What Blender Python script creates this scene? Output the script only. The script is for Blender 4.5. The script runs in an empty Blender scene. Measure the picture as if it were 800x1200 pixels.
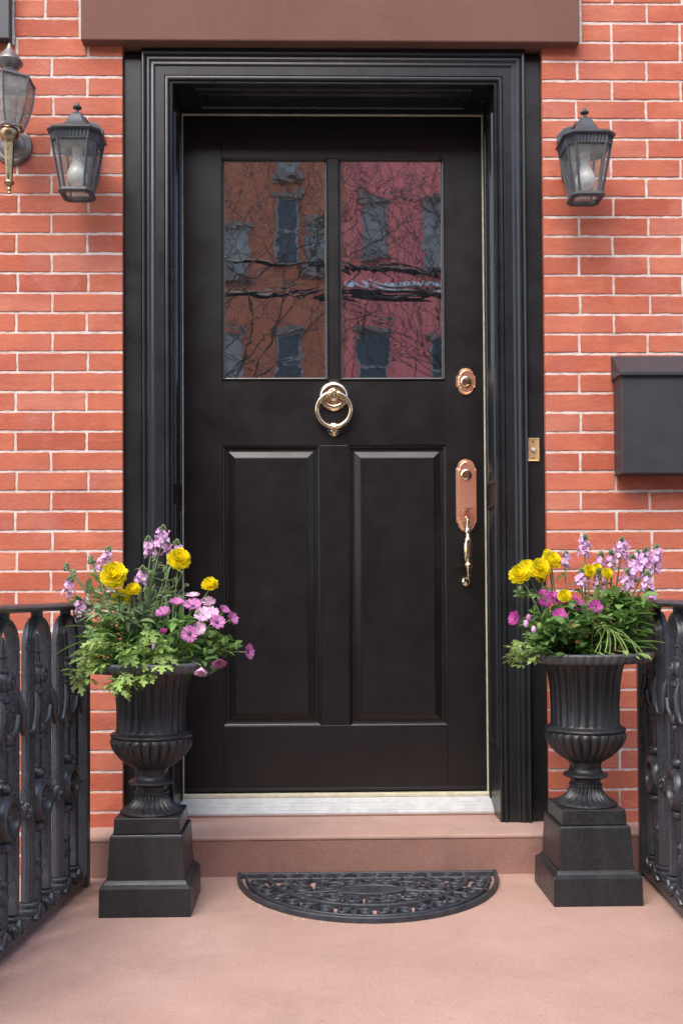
import bpy, math, random
from mathutils import Vector, Matrix
random.seed(7)
S = bpy.context.scene
COL = S.collection
PI = math.pi

# ------------------------------------------------------------------ camera
F = 1200.0; CX, CY = 388.0, 663.0            # focal length and principal point, pixels of the 800x1200 photo
YAW, PITCH, ROLL = 0.0195, 0.0245, 0.0055
CAM = Vector((-0.07, -3.10, 0.66))
fwd = Vector((math.sin(YAW)*math.cos(PITCH), math.cos(YAW)*math.cos(PITCH), math.sin(PITCH)))
rt0 = Vector((math.cos(YAW), -math.sin(YAW), 0)); up0 = rt0.cross(fwd)
rt = (rt0*math.cos(ROLL) - up0*math.sin(ROLL)).normalized(); up = (up0*math.cos(ROLL) + rt0*math.sin(ROLL)).normalized()
cam_d = bpy.data.cameras.new('camera'); cam = bpy.data.objects.new('camera', cam_d); COL.objects.link(cam)
M3 = Matrix((rt, up, -fwd)).transposed().to_4x4(); M3.translation = CAM
cam.matrix_world = M3
cam_d.sensor_fit = 'HORIZONTAL'; cam_d.sensor_width = 36; cam_d.lens = F/800*36
cam_d.shift_x = (400-CX)/800; cam_d.shift_y = (CY-600)/800
cam_d.clip_start = .05; cam_d.clip_end = 500
S.camera = cam
S.render.resolution_x = 682; S.render.resolution_y = 1024

def at(px, py, X=None, Y=None, Z=None):
    """photo pixel -> point on the plane X=, Y= or Z="""
    d = fwd + rt*((px-CX)/F) + up*((CY-py)/F)
    if Y is not None: t = (Y-CAM.y)/d.y
    elif X is not None: t = (X-CAM.x)/d.x
    else: t = (Z-CAM.z)/d.z
    return CAM + d*t

# ------------------------------------------------------------------ light
W = bpy.data.worlds.new('World'); S.world = W; W.use_nodes = True
nt = W.node_tree; bg = nt.nodes['Background']
sky = nt.nodes.new('ShaderNodeTexSky'); sky.sky_type = 'NISHITA'; sky.sun_disc = False
SUN_EL, SUN_AZ = math.radians(52), math.radians(205)      # azimuth clockwise from +Y
sky.sun_elevation = SUN_EL; sky.sun_rotation = SUN_AZ; sky.dust_density = 3.0; sky.air_density = 1.0; sky.ozone_density = 1
hs = nt.nodes.new('ShaderNodeHueSaturation'); hs.inputs['Saturation'].default_value = 1.0
nt.links.new(sky.outputs[0], hs.inputs['Color']); nt.links.new(hs.outputs[0], bg.inputs['Color'])
bg.inputs['Strength'].default_value = .15
sun_d = bpy.data.lights.new('sun', 'SUN'); sun_d.energy = .9; sun_d.angle = math.radians(55); sun_d.color = (1, .98, .955)
sun = bpy.data.objects.new('sun', sun_d); COL.objects.link(sun)
sdir = Vector((math.sin(SUN_AZ)*math.cos(SUN_EL), math.cos(SUN_AZ)*math.cos(SUN_EL), math.sin(SUN_EL)))
sun.rotation_euler = sdir.to_track_quat('Z', 'Y').to_euler(); sun.location = (0, -6, 12)
S.view_settings.view_transform = 'Standard'; S.view_settings.look = 'None'
S.view_settings.exposure = 1.38; S.view_settings.gamma = 1; S.view_settings.use_curve_mapping = False
S.cycles.max_bounces = 10; S.cycles.transparent_max_bounces = 16

# ------------------------------------------------------------------ materials
def nodes(name):
    m = bpy.data.materials.new(name); m.use_nodes = True
    return m, m.node_tree, m.node_tree.nodes['Principled BSDF']
def noise(t, scale, detail=4, rough=.6, vec=None, dist=0):
    n = t.nodes.new('ShaderNodeTexNoise'); n.inputs['Scale'].default_value = scale
    n.inputs['Detail'].default_value = detail; n.inputs['Roughness'].default_value = rough; n.inputs['Distortion'].default_value = dist
    if vec is not None: t.links.new(vec, n.inputs['Vector'])
    return n
def ramp(t, src, stops):
    r = t.nodes.new('ShaderNodeValToRGB'); e = r.color_ramp.elements
    while len(e) < len(stops): e.new(.5)
    for k, (p, c) in enumerate(stops):
        e[k].position = p; e[k].color = c if len(c) == 4 else (*c, 1)
    t.links.new(src, r.inputs[0]); return r
def mix(t, fac, a, b, mode='MIX'):
    m = t.nodes.new('ShaderNodeMix'); m.data_type = 'RGBA'; m.blend_type = mode; m.clamp_factor = True
    for sock, v in ((m.inputs[0], fac), (m.inputs[6], a), (m.inputs[7], b)):
        if hasattr(v, 'is_linked') or isinstance(v, bpy.types.NodeSocket): t.links.new(v, sock)
        elif isinstance(v, (int, float)): sock.default_value = v
        else: sock.default_value = (*v, 1) if len(v) == 3 else v
    return m.outputs[2]
def objvec(t, scale=None):
    c = t.nodes.new('ShaderNodeTexCoord')
    if scale is None: return c.outputs['Object']
    mp = t.nodes.new('ShaderNodeMapping'); mp.inputs['Scale'].default_value = scale
    t.links.new(c.outputs['Object'], mp.inputs['Vector']); return mp.outputs[0]
def bump(t, b, h, strength, dist):
    n = t.nodes.new('ShaderNodeBump'); n.inputs['Strength'].default_value = strength; n.inputs['Distance'].default_value = dist
    t.links.new(h, n.inputs['Height'])
    if b.inputs['Normal'].is_linked: t.links.new(b.inputs['Normal'].links[0].from_socket, n.inputs['Normal'])
    t.links.new(n.outputs[0], b.inputs['Normal'])
def simple(name, c1, c2=None, rough=.5, metal=0, nscale=30, bscale=None, bstr=.2, bdist=.001, spec=None, vscale=None, rvar=0):
    m, t, b = nodes(name); v = objvec(t, vscale)
    if c2:
        n = noise(t, nscale, 5, .65, v); r = ramp(t, n.outputs[0], [(.35, c1), (.65, c2)]); t.links.new(r.outputs[0], b.inputs['Base Color'])
        if rvar:
            rr = t.nodes.new('ShaderNodeMapRange'); rr.inputs[1].default_value = .3; rr.inputs[2].default_value = .7
            rr.inputs[3].default_value = rough-rvar; rr.inputs[4].default_value = rough+rvar
            n2 = noise(t, nscale*.6, 6, .7, v); t.links.new(n2.outputs[0], rr.inputs[0]); t.links.new(rr.outputs[0], b.inputs['Roughness'])
    else: b.inputs['Base Color'].default_value = (*c1, 1)
    if not (c2 and rvar): b.inputs['Roughness'].default_value = rough
    b.inputs['Metallic'].default_value = metal
    if spec is not None: b.inputs['Specular IOR Level'].default_value = spec
    if bscale: bump(t, b, noise(t, bscale, 5, .6, v).outputs[0], bstr, bdist)
    return m

def brick_mat():
    m, t, b = nodes('painted_red_brick'); v = objvec(t)
    a = t.nodes.new('ShaderNodeAttribute'); a.attribute_name = 'tone'
    base = ramp(t, a.outputs['Fac'], [(0, (.37, .085, .045)), (.3, (.47, .120, .060)), (.7, (.54, .155, .083)), (1, (.52, .18, .115))])
    big = noise(t, 9, 5, .6, v); c = mix(t, ramp(t, big.outputs[0], [(.42, (0, 0, 0)), (.62, (1, 1, 1))]).outputs[0], base.outputs[0], (.40, .085, .05))
    pal = noise(t, 4.5, 7, .72, v); c = mix(t, ramp(t, pal.outputs[0], [(.48, (0, 0, 0)), (.74, (.55, .55, .55))]).outputs[0], c, (.60, .30, .23))
    st = noise(t, 40, 6, .75, objvec(t, (1, 1, .35))); c = mix(t, ramp(t, st.outputs[0], [(.62, (0, 0, 0)), (.76, (.38, .38, .38))]).outputs[0], c, (.70, .42, .34))
    dk = noise(t, 170, 3, .6, v); c = mix(t, ramp(t, dk.outputs[0], [(.70, (0, 0, 0)), (.76, (.8, .8, .8))]).outputs[0], c, (.12, .04, .03))
    hb = noise(t, 14, 6, .7, objvec(t, (.35, 1, 1.6))); c = mix(t, ramp(t, hb.outputs[0], [(.46, (0, 0, 0)), (.66, (.5, .5, .5))]).outputs[0], c, (.40, .095, .055))
    hb2 = noise(t, 11, 6, .7, objvec(t, (.4, 3, 1.4))); c = mix(t, ramp(t, hb2.outputs[0], [(.52, (0, 0, 0)), (.70, (.5, .5, .5))]).outputs[0], c, (.60, .21, .12))
    pit = noise(t, 75, 2, .5, v); c = mix(t, ramp(t, pit.outputs[0], [(.72, (0, 0, 0)), (.76, (.75, .75, .75))]).outputs[0], c, (.20, .055, .035))
    t.links.new(c, b.inputs['Base Color']); b.inputs['Roughness'].default_value = .72; b.inputs['Specular IOR Level'].default_value = .35
    bump(t, b, noise(t, 95, 6, .7, v).outputs[0], .7, .003); bump(t, b, noise(t, 30, 5, .65, objvec(t, (.6, 1, 1.5))).outputs[0], .32, .005)
    return m
def mortar_mat():
    m, t, b = nodes('pale_mortar'); v = objvec(t)
    n = noise(t, 35, 6, .7, v); r = ramp(t, n.outputs[0], [(.3, (.48, .38, .33)), (.5, (.65, .57, .52)), (.7, (.75, .69, .65))])
    n2 = noise(t, 6, 4, .6, v); c = mix(t, ramp(t, n2.outputs[0], [(.5, (0, 0, 0)), (.75, (.55, .55, .55))]).outputs[0], r.outputs[0], (.50, .24, .17))
    t.links.new(c, b.inputs['Base Color']); b.inputs['Roughness'].default_value = .9
    bump(t, b, noise(t, 160, 6, .7, v).outputs[0], .7, .002)
    return m
def stone_mat(name, c1, c2, c3, stain):
    m, t, b = nodes(name); v = objvec(t)
    n = noise(t, 3.2, 6, .62, v); r = ramp(t, n.outputs[0], [(.3, c1), (.52, c2), (.72, c3)])
    fine = noise(t, 320, 3, .7, v); c = mix(t, .42, r.outputs[0], ramp(t, fine.outputs[0], [(.3, (c1[0]*.62, c1[1]*.58, c1[2]*.58)), (.7, (c3[0]*1.2, c3[1]*1.2, c3[2]*1.2))]).outputs[0])
    s = noise(t, 5.5, 8, .7, v, .6); c = mix(t, ramp(t, s.outputs[0], [(.52, (0, 0, 0)), (.70, (.45, .45, .45))]).outputs[0], c, stain)
    sp = noise(t, 60, 2, .5, v); c = mix(t, ramp(t, sp.outputs[0], [(.71, (0, 0, 0)), (.76, (.35, .35, .35))]).outputs[0], c, (stain[0]*.5, stain[1]*.5, stain[2]*.5))
    t.links.new(c, b.inputs['Base Color']); b.inputs['Roughness'].default_value = .8; b.inputs['Specular IOR Level'].default_value = .3
    bump(t, b, noise(t, 260, 4, .7, v).outputs[0], .35, .0012); bump(t, b, noise(t, 14, 4, .6, v).outputs[0], .3, .004)
    return m
def iron_mat(name, base=(.016, .018, .021), dust=(.10, .105, .115), rough=.34, amt=.35, grain=70, bd=.0012):
    m, t, b = nodes(name); v = objvec(t)
    g = t.nodes.new('ShaderNodeNewGeometry')
    n = noise(t, 14, 6, .6, objvec(t, (1, 1, .3))); n2 = noise(t, 160, 4, .6, v)
    f = mix(t, .5, n.outputs[0], n2.outputs[0])
    c = mix(t, ramp(t, f, [(.34, (0, 0, 0)), (.72, (amt, amt, amt))]).outputs[0], base, dust)
    rust = noise(t, 23, 8, .75, v); c = mix(t, ramp(t, rust.outputs[0], [(.66, (0, 0, 0)), (.85, (.5, .5, .5))]).outputs[0], c, (.035, .026, .022))
    t.links.new(c, b.inputs['Base Color'])
    rr = ramp(t, f, [(.35, (rough-.1,)*3), (.65, (rough+.16,)*3)]); t.links.new(rr.outputs[0], b.inputs['Roughness'])
    bump(t, b, noise(t, grain, 4, .5, v).outputs[0], .4, bd)
    return m
def paint_mat(name, c1, c2, rough=.3, bs=90, bstr=.12, long=(1, 1, .12)):
    m, t, b = nodes(name); v = objvec(t, long)
    n = noise(t, 12, 5, .6, objvec(t)); r = ramp(t, n.outputs[0], [(.3, c1), (.7, c2)]); t.links.new(r.outputs[0], b.inputs['Base Color'])
    rr = ramp(t, noise(t, 7, 6, .7, objvec(t)).outputs[0], [(.3, (rough-.05,)*3), (.7, (rough+.1,)*3)]); t.links.new(rr.outputs[0], b.inputs['Roughness'])
    bump(t, b, noise(t, bs, 4, .6, v).outputs[0], bstr, .0008); bump(t, b, noise(t, 9, 2, .5, objvec(t)).outputs[0], .07, .004)
    return m
def plant_mat(name, c1, c2, rough=.5, trans=.3, nscale=40):
    m, t, b = nodes(name); v = objvec(t)
    oi = t.nodes.new('ShaderNodeNewGeometry')
    n = noise(t, nscale, 3, .6, v)
    r = ramp(t, n.outputs[0], [(.3, c1), (.7, c2)])
    hsv = t.nodes.new('ShaderNodeHueSaturation'); t.links.new(r.outputs[0], hsv.inputs['Color'])
    mr = t.nodes.new('ShaderNodeMapRange'); mr.inputs[3].default_value = .62; mr.inputs[4].default_value = 1.35
    t.links.new(oi.outputs['Random Per Island'], mr.inputs[0]); t.links.new(mr.outputs[0], hsv.inputs['Value'])
    t.links.new(hsv.outputs[0], b.inputs['Base Color']); b.inputs['Roughness'].default_value = rough
    tr = t.nodes.new('ShaderNodeBsdfTranslucent'); t.links.new(hsv.outputs[0], tr.inputs[0])
    ms = t.nodes.new('ShaderNodeMixShader'); ms.inputs[0].default_value = trans
    t.links.new(b.outputs[0], ms.inputs[1]); t.links.new(tr.outputs[0], ms.inputs[2]); t.links.new(ms.outputs[0], t.nodes['Material Output'].inputs[0])
    return m
def thin_glass(name, tint=(.93, .95, .93), dirt=.25):
    m, t, b = nodes(name); v = objvec(t)
    b.inputs['Base Color'].default_value = (.45, .46, .44, 1); b.inputs['Roughness'].default_value = .08
    tr = t.nodes.new('ShaderNodeBsdfTransparent'); tr.inputs[0].default_value = (*tint, 1)
    ms = t.nodes.new('ShaderNodeMixShader'); r = ramp(t, noise(t, 18, 6, .7, v).outputs[0], [(.3, (dirt*.5,)*3), (.7, (dirt*1.5,)*3)])
    t.links.new(r.outputs[0], ms.inputs[0]); t.links.new(tr.outputs[0], ms.inputs[1]); t.links.new(b.outputs[0], ms.inputs[2])
    t.links.new(ms.outputs[0], t.nodes['Material Output'].inputs[0]); return m
def door_glass():
    m, t, b = nodes('wavy_door_glass'); v = objvec(t)
    b.inputs['Base Color'].default_value = (.004, .004, .005, 1); b.inputs['Roughness'].default_value = .014
    b.inputs['IOR'].default_value = 13.0; b.inputs['Specular IOR Level'].default_value = .5
    n = noise(t, 5.5, 2, .5, objvec(t, (1, 1, 1.6)), 1.2); bump(t, b, n.outputs[0], .055, .0040)
    n2 = noise(t, 24, 1, .4, objvec(t, (1, 1, 2.2))); bump(t, b, n2.outputs[0], .004, .0004)
    return m
def facade_mat(name, c1, c2, mort):
    m, t, b = nodes(name)
    c = t.nodes.new('ShaderNodeTexCoord'); sp = t.nodes.new('ShaderNodeSeparateXYZ'); cb = t.nodes.new('ShaderNodeCombineXYZ')
    t.links.new(c.outputs['Object'], sp.inputs[0]); t.links.new(sp.outputs[0], cb.inputs[0]); t.links.new(sp.outputs[2], cb.inputs[1])
    br = t.nodes.new('ShaderNodeTexBrick'); t.links.new(cb.outputs[0], br.inputs[0])
    br.inputs['Color1'].default_value = (*c1, 1); br.inputs['Color2'].default_value = (*c2, 1); br.inputs['Mortar'].default_value = (*mort, 1)
    br.inputs['Scale'].default_value = 1; br.inputs['Brick Width'].default_value = .21; br.inputs['Row Height'].default_value = .07; br.inputs['Mortar Size'].default_value = .008
    cc = mix(t, .35, br.outputs[0], ramp(t, noise(t, 1.3, 6, .7, c.outputs['Object']).outputs[0], [(.3, c1), (.7, c2)]).outputs[0])
    t.links.new(cc, b.inputs['Base Color']); b.inputs['Roughness'].default_value = .85; return m

MT = {}
MT['brick'] = brick_mat(); MT['mortar'] = mortar_mat()
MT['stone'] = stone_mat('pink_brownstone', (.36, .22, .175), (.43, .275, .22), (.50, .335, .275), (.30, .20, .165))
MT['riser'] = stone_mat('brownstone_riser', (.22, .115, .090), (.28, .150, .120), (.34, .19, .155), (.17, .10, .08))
MT['lintel'] = stone_mat('painted_brownstone', (.135, .062, .046), (.165, .077, .058), (.20, .095, .072), (.12, .06, .048))
MT['black'] = paint_mat('black_gloss_paint', (.0085, .0095, .0112), (.014, .0157, .0182), .28)
MT['door'] = paint_mat('black_door_paint', (.0050, .0047, .0052), (.0090, .0082, .0090), .31, 140, .18)
MT['cream'] = simple('cream_weatherstrip', (.50, .46, .33), (.66, .62, .48), .6)
MT['alu'] = simple('white_aluminium', (.42, .43, .425), (.54, .55, .545), .45, nscale=25)
MT['brass'] = simple('polished_brass', (.86, .70, .44), (.92, .80, .56), .09, 1, 20, rvar=.05)
MT['plate_brass'] = simple('coral_reflection_brass', (.96, .56, .36), (1.0, .66, .44), .12, .80, 30)  # coral reflection from across the street put into the base colour
MT['satin_brass'] = simple('satin_brass', (.92, .66, .32), (1.0, .82, .46), .24, .70, 30, rvar=.06)
MT['oldbrass'] = simple('tarnished_brass', (.28, .20, .12), (.50, .38, .22), .30, 1, 60, rvar=.1)
MT['pewter'] = simple('weathered_pewter_metal', (.16, .155, .15), (.30, .28, .26), .42, .8, 40, rvar=.1)
MT['dark'] = simple('dark_slot', (.01, .01, .01), rough=.6)
MT['lamp'] = iron_mat('lantern_metal', (.030, .035, .042), (.12, .13, .145), .42, .5, 120, .0006)
MT['iron'] = iron_mat('railing_iron', (.014, .016, .020), (.17, .18, .20), .32, .42, 90, .0006)
MT['urn'] = iron_mat('urn_cast_iron', (.0065, .0075, .0095), (.085, .09, .098), .36, .30, 80, .0010)
MT['urn_rim'] = iron_mat('dusty_skylit_urn_rim', (.022, .025, .029), (.16, .17, .185), .36, .7, 120, .0008)  # dust, with the sky's brightness on the rim also put into the colour
MT['rubber'] = simple('black_rubber', (.020, .023, .030), (.042, .048, .060), .5, nscale=30, bscale=200, bstr=.3, bdist=.0008)
MT['mail'] = paint_mat('mailbox_powder_coat', (.030, .031, .036), (.038, .040, .046), .42, 400, .25, (1, 1, 1))
MT['mail_side'] = MT['mail']
MT['soil'] = simple('potting_soil', (.02, .013, .008), (.05, .035, .02), .95, nscale=90, bscale=120, bstr=.8, bdist=.006)
MT['glass'] = thin_glass('lantern_glass')
MT['glass_dirty'] = thin_glass('smoky_glass', (.80, .80, .72), .5)
MT['bulb'] = simple('white_bulb_glass', (.80, .80, .78), rough=.18)
MT['paleiron'] = simple('candle_sleeve', (.55, .53, .48), rough=.5)
MT['door_glass'] = door_glass()
MT['leaf'] = plant_mat('green_leaf', (.12, .24, .050), (.21, .36, .10), trans=.4)
MT['leaf_dark'] = plant_mat('deep_green_leaf', (.085, .19, .045), (.15, .29, .085), trans=.4)
MT['leaf_light'] = plant_mat('light_green_leaf', (.23, .37, .085), (.37, .51, .16), trans=.4)
MT['leaf_grey'] = plant_mat('grey_green_leaf', (.18, .28, .12), (.31, .42, .21), trans=.4)
MT['stem'] = plant_mat('green_stem', (.10, .18, .05), (.19, .27, .10), trans=.1)
MT['yellow'] = plant_mat('yellow_petal', (.97, .84, .008), (1.0, .93, .04), .75, .6, 60)
MT['lilac'] = plant_mat('lilac_petal', (.66, .36, .66), (.85, .60, .83), .6, .3, 80)
MT['pink'] = plant_mat('pale_pink_petal', (.72, .40, .62), (.85, .62, .78), .6, .3, 60)
MT['purple'] = plant_mat('purple_pink_petal', (.46, .11, .34), (.68, .30, .56), .6, .3, 60)
MT['magenta'] = plant_mat('magenta_petal', (.36, .030, .24), (.55, .08, .38), .6, .3, 60)
MT['eye'] = simple('dark_flower_eye', (.03, .01, .05), (.10, .03, .10), .7, nscale=300)
MT['pave'] = simple('sidewalk_concrete', (.25, .24, .23), (.34, .33, .31), .9, nscale=4, bscale=60)
MT['road'] = simple('asphalt', (.045, .045, .048), (.07, .07, .07), .9, nscale=20, bscale=200)
MT['kerb'] = simple('kerb_stone', (.30, .29, .28), (.38, .37, .36), .85, nscale=8)
MT['facade_brown'] = facade_mat('far_orange_brick', (.52, .15, .070), (.40, .11, .05), (.50, .24, .16))
MT['facade_pink'] = facade_mat('far_pink_brick', (.85, .22, .19), (.78, .19, .17), (.62, .15, .14))
MT['trim'] = simple('far_stone_trim', (.22, .15, .12), (.30, .22, .18), .8, nscale=3)
MT['white'] = simple('white_paint', (.70, .70, .68), (.80, .80, .78), .5, nscale=5)
MT['window'] = simple('far_window_pane', (.05, .055, .06), rough=.35)
MT['curtain'] = simple('far_blind', (.24, .21, .19), (.36, .32, .29), .8, nscale=4)
MT['bark'] = simple('grey_bark', (.035, .028, .022), (.075, .06, .05), .9, nscale=12, bscale=40, bstr=.6, bdist=.01)
MT['cable'] = simple('black_cable', (.008, .008, .009), rough=.6)
MT['wood'] = simple('pole_wood', (.10, .07, .045), (.16, .12, .08), .9, nscale=8, vscale=(1, 1, .1))
MT['shutter'] = paint_mat('slate_grey_paint', (.030, .037, .047), (.045, .053, .065), .45)
MT['caulk'] = simple('grey_caulk', (.40, .38, .35), (.55, .52, .48), .9, nscale=60, bscale=90)

# ------------------------------------------------------------------ mesh helpers
class MB:
    def __init__(s): s.v = []; s.f = []; s.mi = []; s.cur = 0; s.tone = None
    def add(s, vs, fs):
        o = len(s.v); s.v += [Vector(v) for v in vs]; s.f += [tuple(i+o for i in f) for f in fs]; s.mi += [s.cur]*len(fs); return s
    def box(s, x0, x1, y0, y1, z0, z1):
        x0, x1 = sorted((x0, x1)); y0, y1 = sorted((y0, y1)); z0, z1 = sorted((z0, z1))
        return s.add([(x0,y0,z0),(x1,y0,z0),(x1,y1,z0),(x0,y1,z0),(x0,y0,z1),(x1,y0,z1),(x1,y1,z1),(x0,y1,z1)],
                     [(0,3,2,1),(4,5,6,7),(0,1,5,4),(1,2,6,5),(2,3,7,6),(3,0,4,7)])
    def frustum(s, cx, cy, z0, z1, hx0, hy0, hx1, hy1):
        return s.add([(cx-hx0,cy-hy0,z0),(cx+hx0,cy-hy0,z0),(cx+hx0,cy+hy0,z0),(cx-hx0,cy+hy0,z0),(cx-hx1,cy-hy1,z1),(cx+hx1,cy-hy1,z1),(cx+hx1,cy+hy1,z1),(cx-hx1,cy+hy1,z1)],
                     [(0,3,2,1),(4,5,6,7),(0,1,5,4),(1,2,6,5),(2,3,7,6),(3,0,4,7)])
    def loft(s, rings, closed=True, cap0=False, cap1=False):
        n = len(rings[0]); vs = [p for r in rings for p in r]; fs = []
        for i in range(len(rings)-1):
            for j in range(n if closed else n-1):
                k = (j+1) % n; fs.append((i*n+j, i*n+k, (i+1)*n+k, (i+1)*n+j))
        if cap0: fs.append(tuple(reversed(range(n))))
        if cap1: fs.append(tuple(range((len(rings)-1)*n, len(rings)*n)))
        return s.add(vs, fs)
    def lathe(s, prof, seg=32, c=(0,0,0), axis='Z', mod=None, cap0=False, cap1=False):
        rings = []
        for i, (r, z) in enumerate(prof):
            ring = []
            for k in range(seg):
                a = 2*PI*k/seg; rr = r*(mod(a, i) if mod else 1); x, y = rr*math.cos(a), rr*math.sin(a)
                if axis == 'Z': p = (c[0]+x, c[1]+y, c[2]+z)
                elif axis == 'Y': p = (c[0]+x, c[1]-z, c[2]+y)      # points towards -Y
                else: p = (c[0]+z, c[1]+x, c[2]+y)
                ring.append(Vector(p))
            rings.append(ring)
        return s.loft(rings, True, cap0, cap1)
    def tube(s, pts, r, seg=8, closed=False, flat=None, caps=True):
        pts = [Vector(p) for p in pts]; n = len(pts); rings = []
        T = []
        for i in range(n):
            a = pts[i-1] if (i > 0 or closed) else pts[i]; b = pts[(i+1) % n] if (i < n-1 or closed) else pts[i]
            T.append((b-a).normalized() if (b-a).length > 1e-9 else Vector((0,0,1)))
        ref = Vector((0,0,1)) if abs(T[0].z) < .9 else Vector((0,1,0))
        if flat is not None: ref = Vector(flat)
        N = (ref - T[0]*ref.dot(T[0])).normalized()
        for i in range(n):
            if flat is not None: N = ref - T[i]*ref.dot(T[i])
            else: N = N - T[i]*N.dot(T[i])
            N = N.normalized() if N.length > 1e-6 else T[i].orthogonal().normalized()
            B = T[i].cross(N); rr = r[i] if isinstance(r, (list, tuple)) else r
            rings.append([pts[i] + (N*math.cos(2*PI*k/seg) + B*math.sin(2*PI*k/seg))*rr for k in range(seg)])
        if closed: rings.append(rings[0])
        return s.loft(rings, True, caps and not closed, caps and not closed)
    def sphere(s, c, r, seg=12, rings=8, sc=(1,1,1)):
        c = Vector(c); pr = []
        for i in range(rings+1):
            a = -PI/2 + PI*i/rings; q = max(math.cos(a), .001)
            pr.append([c + Vector((r*q*math.cos(2*PI*k/seg)*sc[0], r*q*math.sin(2*PI*k/seg)*sc[1], r*math.sin(a)*sc[2])) for k in range(seg)])
        return s.loft(pr)
    def rects(s, x0, x1, z0, z1, prof, cap=False, plane='XZ', k=0):
        """mitred rectangular moulding; prof = (outward offset, depth)"""
        rings = []
        for u, y in prof:
            r = [(x0-u, z0-u), (x1+u, z0-u), (x1+u, z1+u), (x0-u, z1+u)]
            if plane == 'XZ': rings.append([Vector((a, y, b)) for a, b in r])
            elif plane == 'YZ': rings.append([Vector((y, a, b)) for a, b in r])
            else: rings.append([Vector((a, b, y)) for a, b in r])
        return s.loft(rings, True, False, cap)
    def ushape(s, x0, x1, zb, zt, prof):
        rings = [[Vector((x0-u, y, zb)), Vector((x0-u, y, zt+u)), Vector((x1+u, y, zt+u)), Vector((x1+u, y, zb))] for u, y in prof]
        return s.loft(rings, False)
    def prism(s, outline, y0, y1):
        """outline in x,z extruded y0 (front) .. y1"""
        n = len(outline)
        vs = [(x, y0, z) for x, z in outline] + [(x, y1, z) for x, z in outline]
        fs = [tuple(range(n)), tuple(reversed(range(n, 2*n)))] + [(i, i+n, (i+1) % n+n, (i+1) % n) for i in range(n)]
        return s.add(vs, fs)
    def build(s, name, mats, parent=None, smooth=False, bevel=None, base=None, angle=40, seg=2):
        o0 = Vector(parent['_w']) if parent is not None and '_w' in parent else Vector(base or (0,0,0))
        me = bpy.data.meshes.new(name); me.from_pydata([tuple(v-o0) for v in s.v], [], s.f)
        if not isinstance(mats, (list, tuple)): mats = [mats]
        for m in mats: me.materials.append(MT[m] if isinstance(m, str) else m)
        if len(mats) > 1: me.polygons.foreach_set('material_index', s.mi)
        if s.tone:
            at_ = me.attributes.new('tone', 'FLOAT', 'FACE'); at_.data.foreach_set('value', s.tone)
        import bmesh
        bm = bmesh.new(); bm.from_mesh(me); bmesh.ops.recalc_face_normals(bm, faces=bm.faces) if len(s.f) < 60000 and not s.tone else None
        bm.to_mesh(me); bm.free()
        if smooth:
            me.polygons.foreach_set('use_smooth', [True]*len(me.polygons))
            me.set_sharp_from_angle(angle=math.radians(angle))
        o = bpy.data.objects.new(name, me); COL.objects.link(o); o['_w'] = tuple(o0)
        if parent is not None: o.parent = parent
        else: o.location = o0
        if bevel:
            b = o.modifiers.new('edge', 'BEVEL'); b.width = bevel; b.segments = seg; b.limit_method = 'ANGLE'; b.angle_limit = math.radians(35)
            b.harden_normals = False
        return o
def tag(o, label=None, cat=None, group=None, kind=None):
    if label: o['label'] = label
    if cat: o['category'] = cat
    if group: o['group'] = group
    if kind: o['kind'] = kind
    return o
def empty(name, loc, label=None, cat=None, group=None):
    e = bpy.data.objects.new(name, None); COL.objects.link(e); e.location = loc; e['_w'] = tuple(loc); e.empty_display_size = .05
    return tag(e, label, cat, group)
def copy_tree(o, parent=None):
    c = o.copy(); COL.objects.link(c); c.parent = parent
    for ch in list(o.children): copy_tree(ch, c)
    return c

# ------------------------------------------------------------------ levels
YD = 0.0                                  # front of the door
YJ = -.185                                # front of the casing bead
YB = -.20                                 # brick face
ZF = -.107                                # landing
XL = at(213, 500, Y=YD).x; XR = at(569, 500, Y=YD).x        # jamb faces
ZT = at(388, 135, Y=YD).z + .003          # underside of head jamb
bx0 = at(143.6, 400, Y=YB).x; bx1 = at(638.3, 400, Y=YB).x  # brick opening
zlin0 = at(388, 47.0, Y=-.235).z          # underside of lintel
YL = -.232
XC = (XL+XR)/2

# ------------------------------------------------------------------ ground, street
g = MB(); g.box(-60, 60, -60, 20, -1.6, -1.55); tag(g.build('ground', 'pave'), kind='structure')
g = MB(); g.box(-60, 60, -14.5, -6.0, -1.5495, -1.54); tag(g.build('road', 'road'), kind='structure')
for y in (-6.0, -14.66):
    g = MB(); g.box(-60, 60, y, y+.16, -1.5495, -1.41); tag(g.build('kerb', 'kerb', bevel=.01), kind='structure')
g = MB(); g.box(-60, 60, -5.84, 0.4, -1.5495, -1.415); tag(g.build('pavement', 'pave'), kind='structure')
g = MB(); g.box(-60, 60, -20, -14.66, -1.5495, -1.415); tag(g.build('pavement', 'pave'), kind='structure')

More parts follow.
